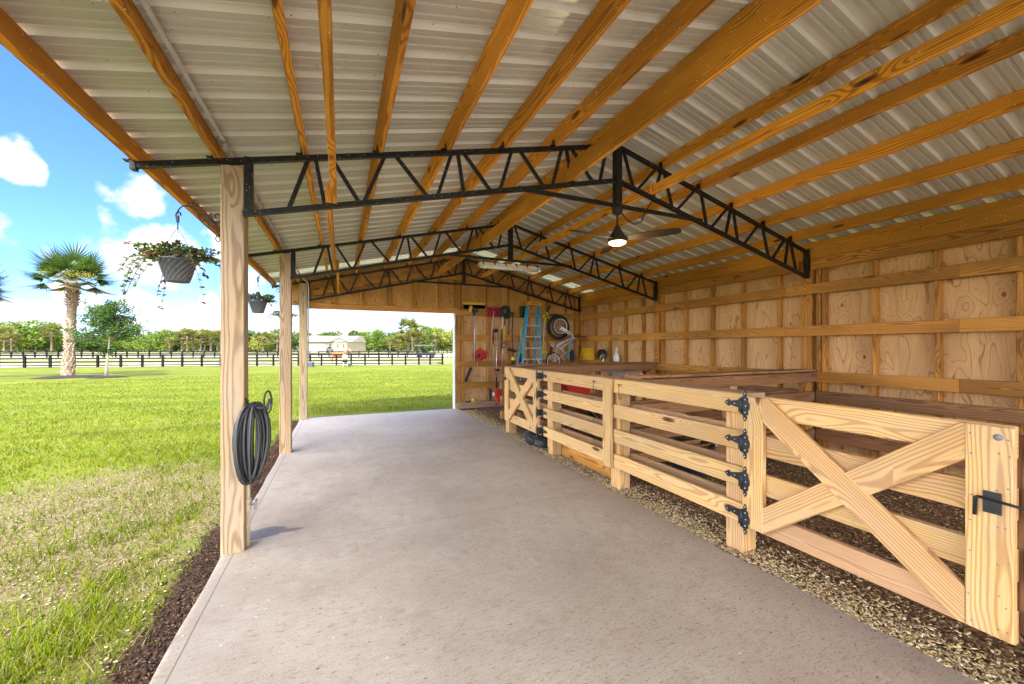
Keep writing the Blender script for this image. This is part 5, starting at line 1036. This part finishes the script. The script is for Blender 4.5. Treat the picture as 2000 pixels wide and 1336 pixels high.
# black bag under the far gate
p=at(1036,866,Z=0.); g=thing('black_bag','crumpled black bag lying on the chips under the far gate','bag',(p.x,p.y,0)); q=MB()
for dx,dy,dz,r,s in ((.08,0,.06,(.16,.20,.10),1),(.12,.18,.07,(.12,.16,.12),2),(.1,-.2,.05,(.13,.15,.09),3),(.16,.05,.12,(.10,.12,.09),4)): q.ball((p.x+dx,p.y+dy,dz),r,3,noise=.09,seed=s)
o=q.build('bag_body',plain('black_cloth',(.018,.016,.018),.6,0,.5,25),g); md=o.modifiers.new('r','REMESH'); md.mode='VOXEL'; md.voxel_size=.012; md.use_smooth_shade=True
q=MB(); q.tube([(p.x-.02,p.y-.2,.05),(p.x-.06,p.y-.05,.13),(p.x-.02,p.y+.15,.10),(p.x+.02,p.y+.3,.03)],.01,6); q.build('strap',M_black,g)
# ---------------------------------------------------------------- sky, sun, camera
w=bpy.data.worlds.new('World'); S.world=w; w.use_nodes=True; t=NT(w.node_tree); bg=w.node_tree.nodes['Background']
SUN=Vector((-.25,-1.,1.36)).normalized(); el=math.asin(SUN.z); az=math.atan2(SUN.x,SUN.y)
sk=t.new('ShaderNodeTexSky',sky_type='NISHITA'); sk.sun_disc=False; sk.sun_elevation=el; sk.sun_rotation=az; sk.air_density=1.; sk.dust_density=.6; sk.ozone_density=2.2
d=t.new('ShaderNodeTexCoord').outputs['Generated']; x,y,z=t.xyz(d)[:]
wv=t.new('ShaderNodeTexNoise'); t.put(wv.inputs['Vector'],d); wv.inputs['Scale'].default_value=11.; wv.inputs['Detail'].default_value=3; w3=t.xyz(wv.outputs['Color'])
AZ=t.m('ADD',t.m('ARCTAN2',x,y),t.m('MULTIPLY',t.m('SUBTRACT',w3[0],.5),.11)); EL=t.m('ADD',t.m('ARCSINE',z),t.m('MULTIPLY',t.m('SUBTRACT',w3[1],.5),.08)); EL0=t.m('ARCSINE',z)
def ae(u,v): r=ray(u,v); return math.atan2(r.x,r.y),math.atan2(r.z,math.hypot(r.x,r.y))
CLD=(20.,19.4,18.4)
BL=[(28,315,52,55,1.),(270,378,70,42,1.),(200,425,26,30,.5),(12,455,60,36,.62),(95,485,22,18,.35),(290,505,110,62,1.),(260,470,60,45,1.),(105,562,45,30,.9),(40,640,120,55,1.1),(180,600,60,50,.9),(285,600,60,45,1.),(330,640,75,40,1.),(395,630,50,55,1.),(425,475,45,40,.9),(230,650,90,40,1.),(500,560,40,30,.35),(520,650,60,50,.8),(660,640,130,60,1.),(860,640,80,70,1.),(760,600,60,40,.7),(600,620,60,60,.7),(1000,600,200,120,.9),(-120,560,140,60,.9),(-160,380,90,60,.8),(420,200,90,40,.5),(640,100,120,60,.6)]
mx=None
for u,v,ru,rv,k in BL:
    a,e=ae(u,v); a1,_=ae(u-ru,v); a2,_=ae(u+ru,v); _,e1=ae(u,v-rv); _,e2=ae(u,v+rv); ra=abs(a2-a1)/2; re=abs(e1-e2)/2
    q1=t.m('DIVIDE',t.m('SUBTRACT',AZ,a),ra); q2=t.m('DIVIDE',t.m('SUBTRACT',EL,e),re); f=t.m('MULTIPLY',t.m('SUBTRACT',1.,t.m('ADD',t.m('MULTIPLY',q1,q1),t.m('MULTIPLY',q2,q2))),k*.75)
    mx=f if mx is None else t.m('MAXIMUM',mx,f)
cn=t.noise(d,24.,6,.6); cn2=t.noise(d,3.,4,.5)
# unseen cloud cover added left of, behind and above the barn as fill light
AA=t.m('ARCTAN2',x,y); seen=t.m('MULTIPLY',t.m('MULTIPLY',t.ss(AA,-.86,-.80),t.ss(AA,.5,.7,1.,0.)),t.ss(EL0,.62,.75,1.,0.))
far=t.m('SUBTRACT',t.m('MULTIPLY',t.ss(cn2,.38,.56),1.5),.75); far=t.m('SUBTRACT',far,t.m('MULTIPLY',seen,3.))
mx=t.m('MAXIMUM',t.m('MAXIMUM',mx,-.8),far)
cov=t.ss(t.m('ADD',mx,t.m('MULTIPLY',t.m('SUBTRACT',cn,.5),1.7)),-.05,.75)
cov=t.m('MAXIMUM',cov,t.ss(EL0,.0,.14,.45,0.))
shade=t.ss(t.noise(t.v('ADD',d,(0,0,.04)),9.,5,.6),.4,.7,.0,1.)
skc=t.mix(1.,sk.outputs[0],(.50,.74,1.28),'MULTIPLY')
back=t.m('ADD',t.ss(AA,-1.05,-.80,1.7,.28),t.m('MULTIPLY',t.ss(t.m('MULTIPLY',y,-1.),.1,.9),1.15)); back=t.m('MAXIMUM',back,t.ss(EL0,.55,.9,.0,1.2))       # unseen clouds left, behind and overhead brightened to light the barn inside
cl=t.mix(shade,CLD,(CLD[0]*.66,CLD[1]*.72,CLD[2]*.84)); cl=t.mix(1.,cl,t.comb(back,back,back),'MULTIPLY')
col=t.mix(cov,skc,cl)
t.put(bg.inputs[0],col); bg.inputs[1].default_value=.10
L=bpy.data.lights.new('sun','SUN'); L.energy=2.6; L.angle=R(.6); L.color=(1,.95,.86); lo=bpy.data.objects.new('sun',L); COL.objects.link(lo); lo.rotation_euler=SUN.to_track_quat('Z','Y').to_euler()
PL=bpy.data.lights.new('fan_lamp_light','POINT'); PL.energy=7; PL.color=(1,.75,.42); PL.shadow_soft_size=.08; po=bpy.data.objects.new('fan_lamp_light',PL); COL.objects.link(po); po.location=(XR,3.31,2.44)
cam=bpy.data.cameras.new('camera'); cam.sensor_width=36; cam.lens=F/2000*36; cam.shift_y=10/2000; cam.clip_start=.05; cam.clip_end=3000
co=bpy.data.objects.new('camera',cam); COL.objects.link(co); co.location=(0,0,H); co.rotation_euler=(R(90),0,-PS); S.camera=co
S.render.resolution_x=1024; S.render.resolution_y=684
S.view_settings.view_transform='Standard'; S.view_settings.look='None'; S.view_settings.exposure=1.74; S.view_settings.gamma=1
S.render.engine='CYCLES'
S.cycles.max_bounces=6; S.cycles.diffuse_bounces=4; S.cycles.glossy_bounces=3; S.cycles.transmission_bounces=4; S.cycles.use_adaptive_sampling=True; S.cycles.sample_clamp_indirect=10
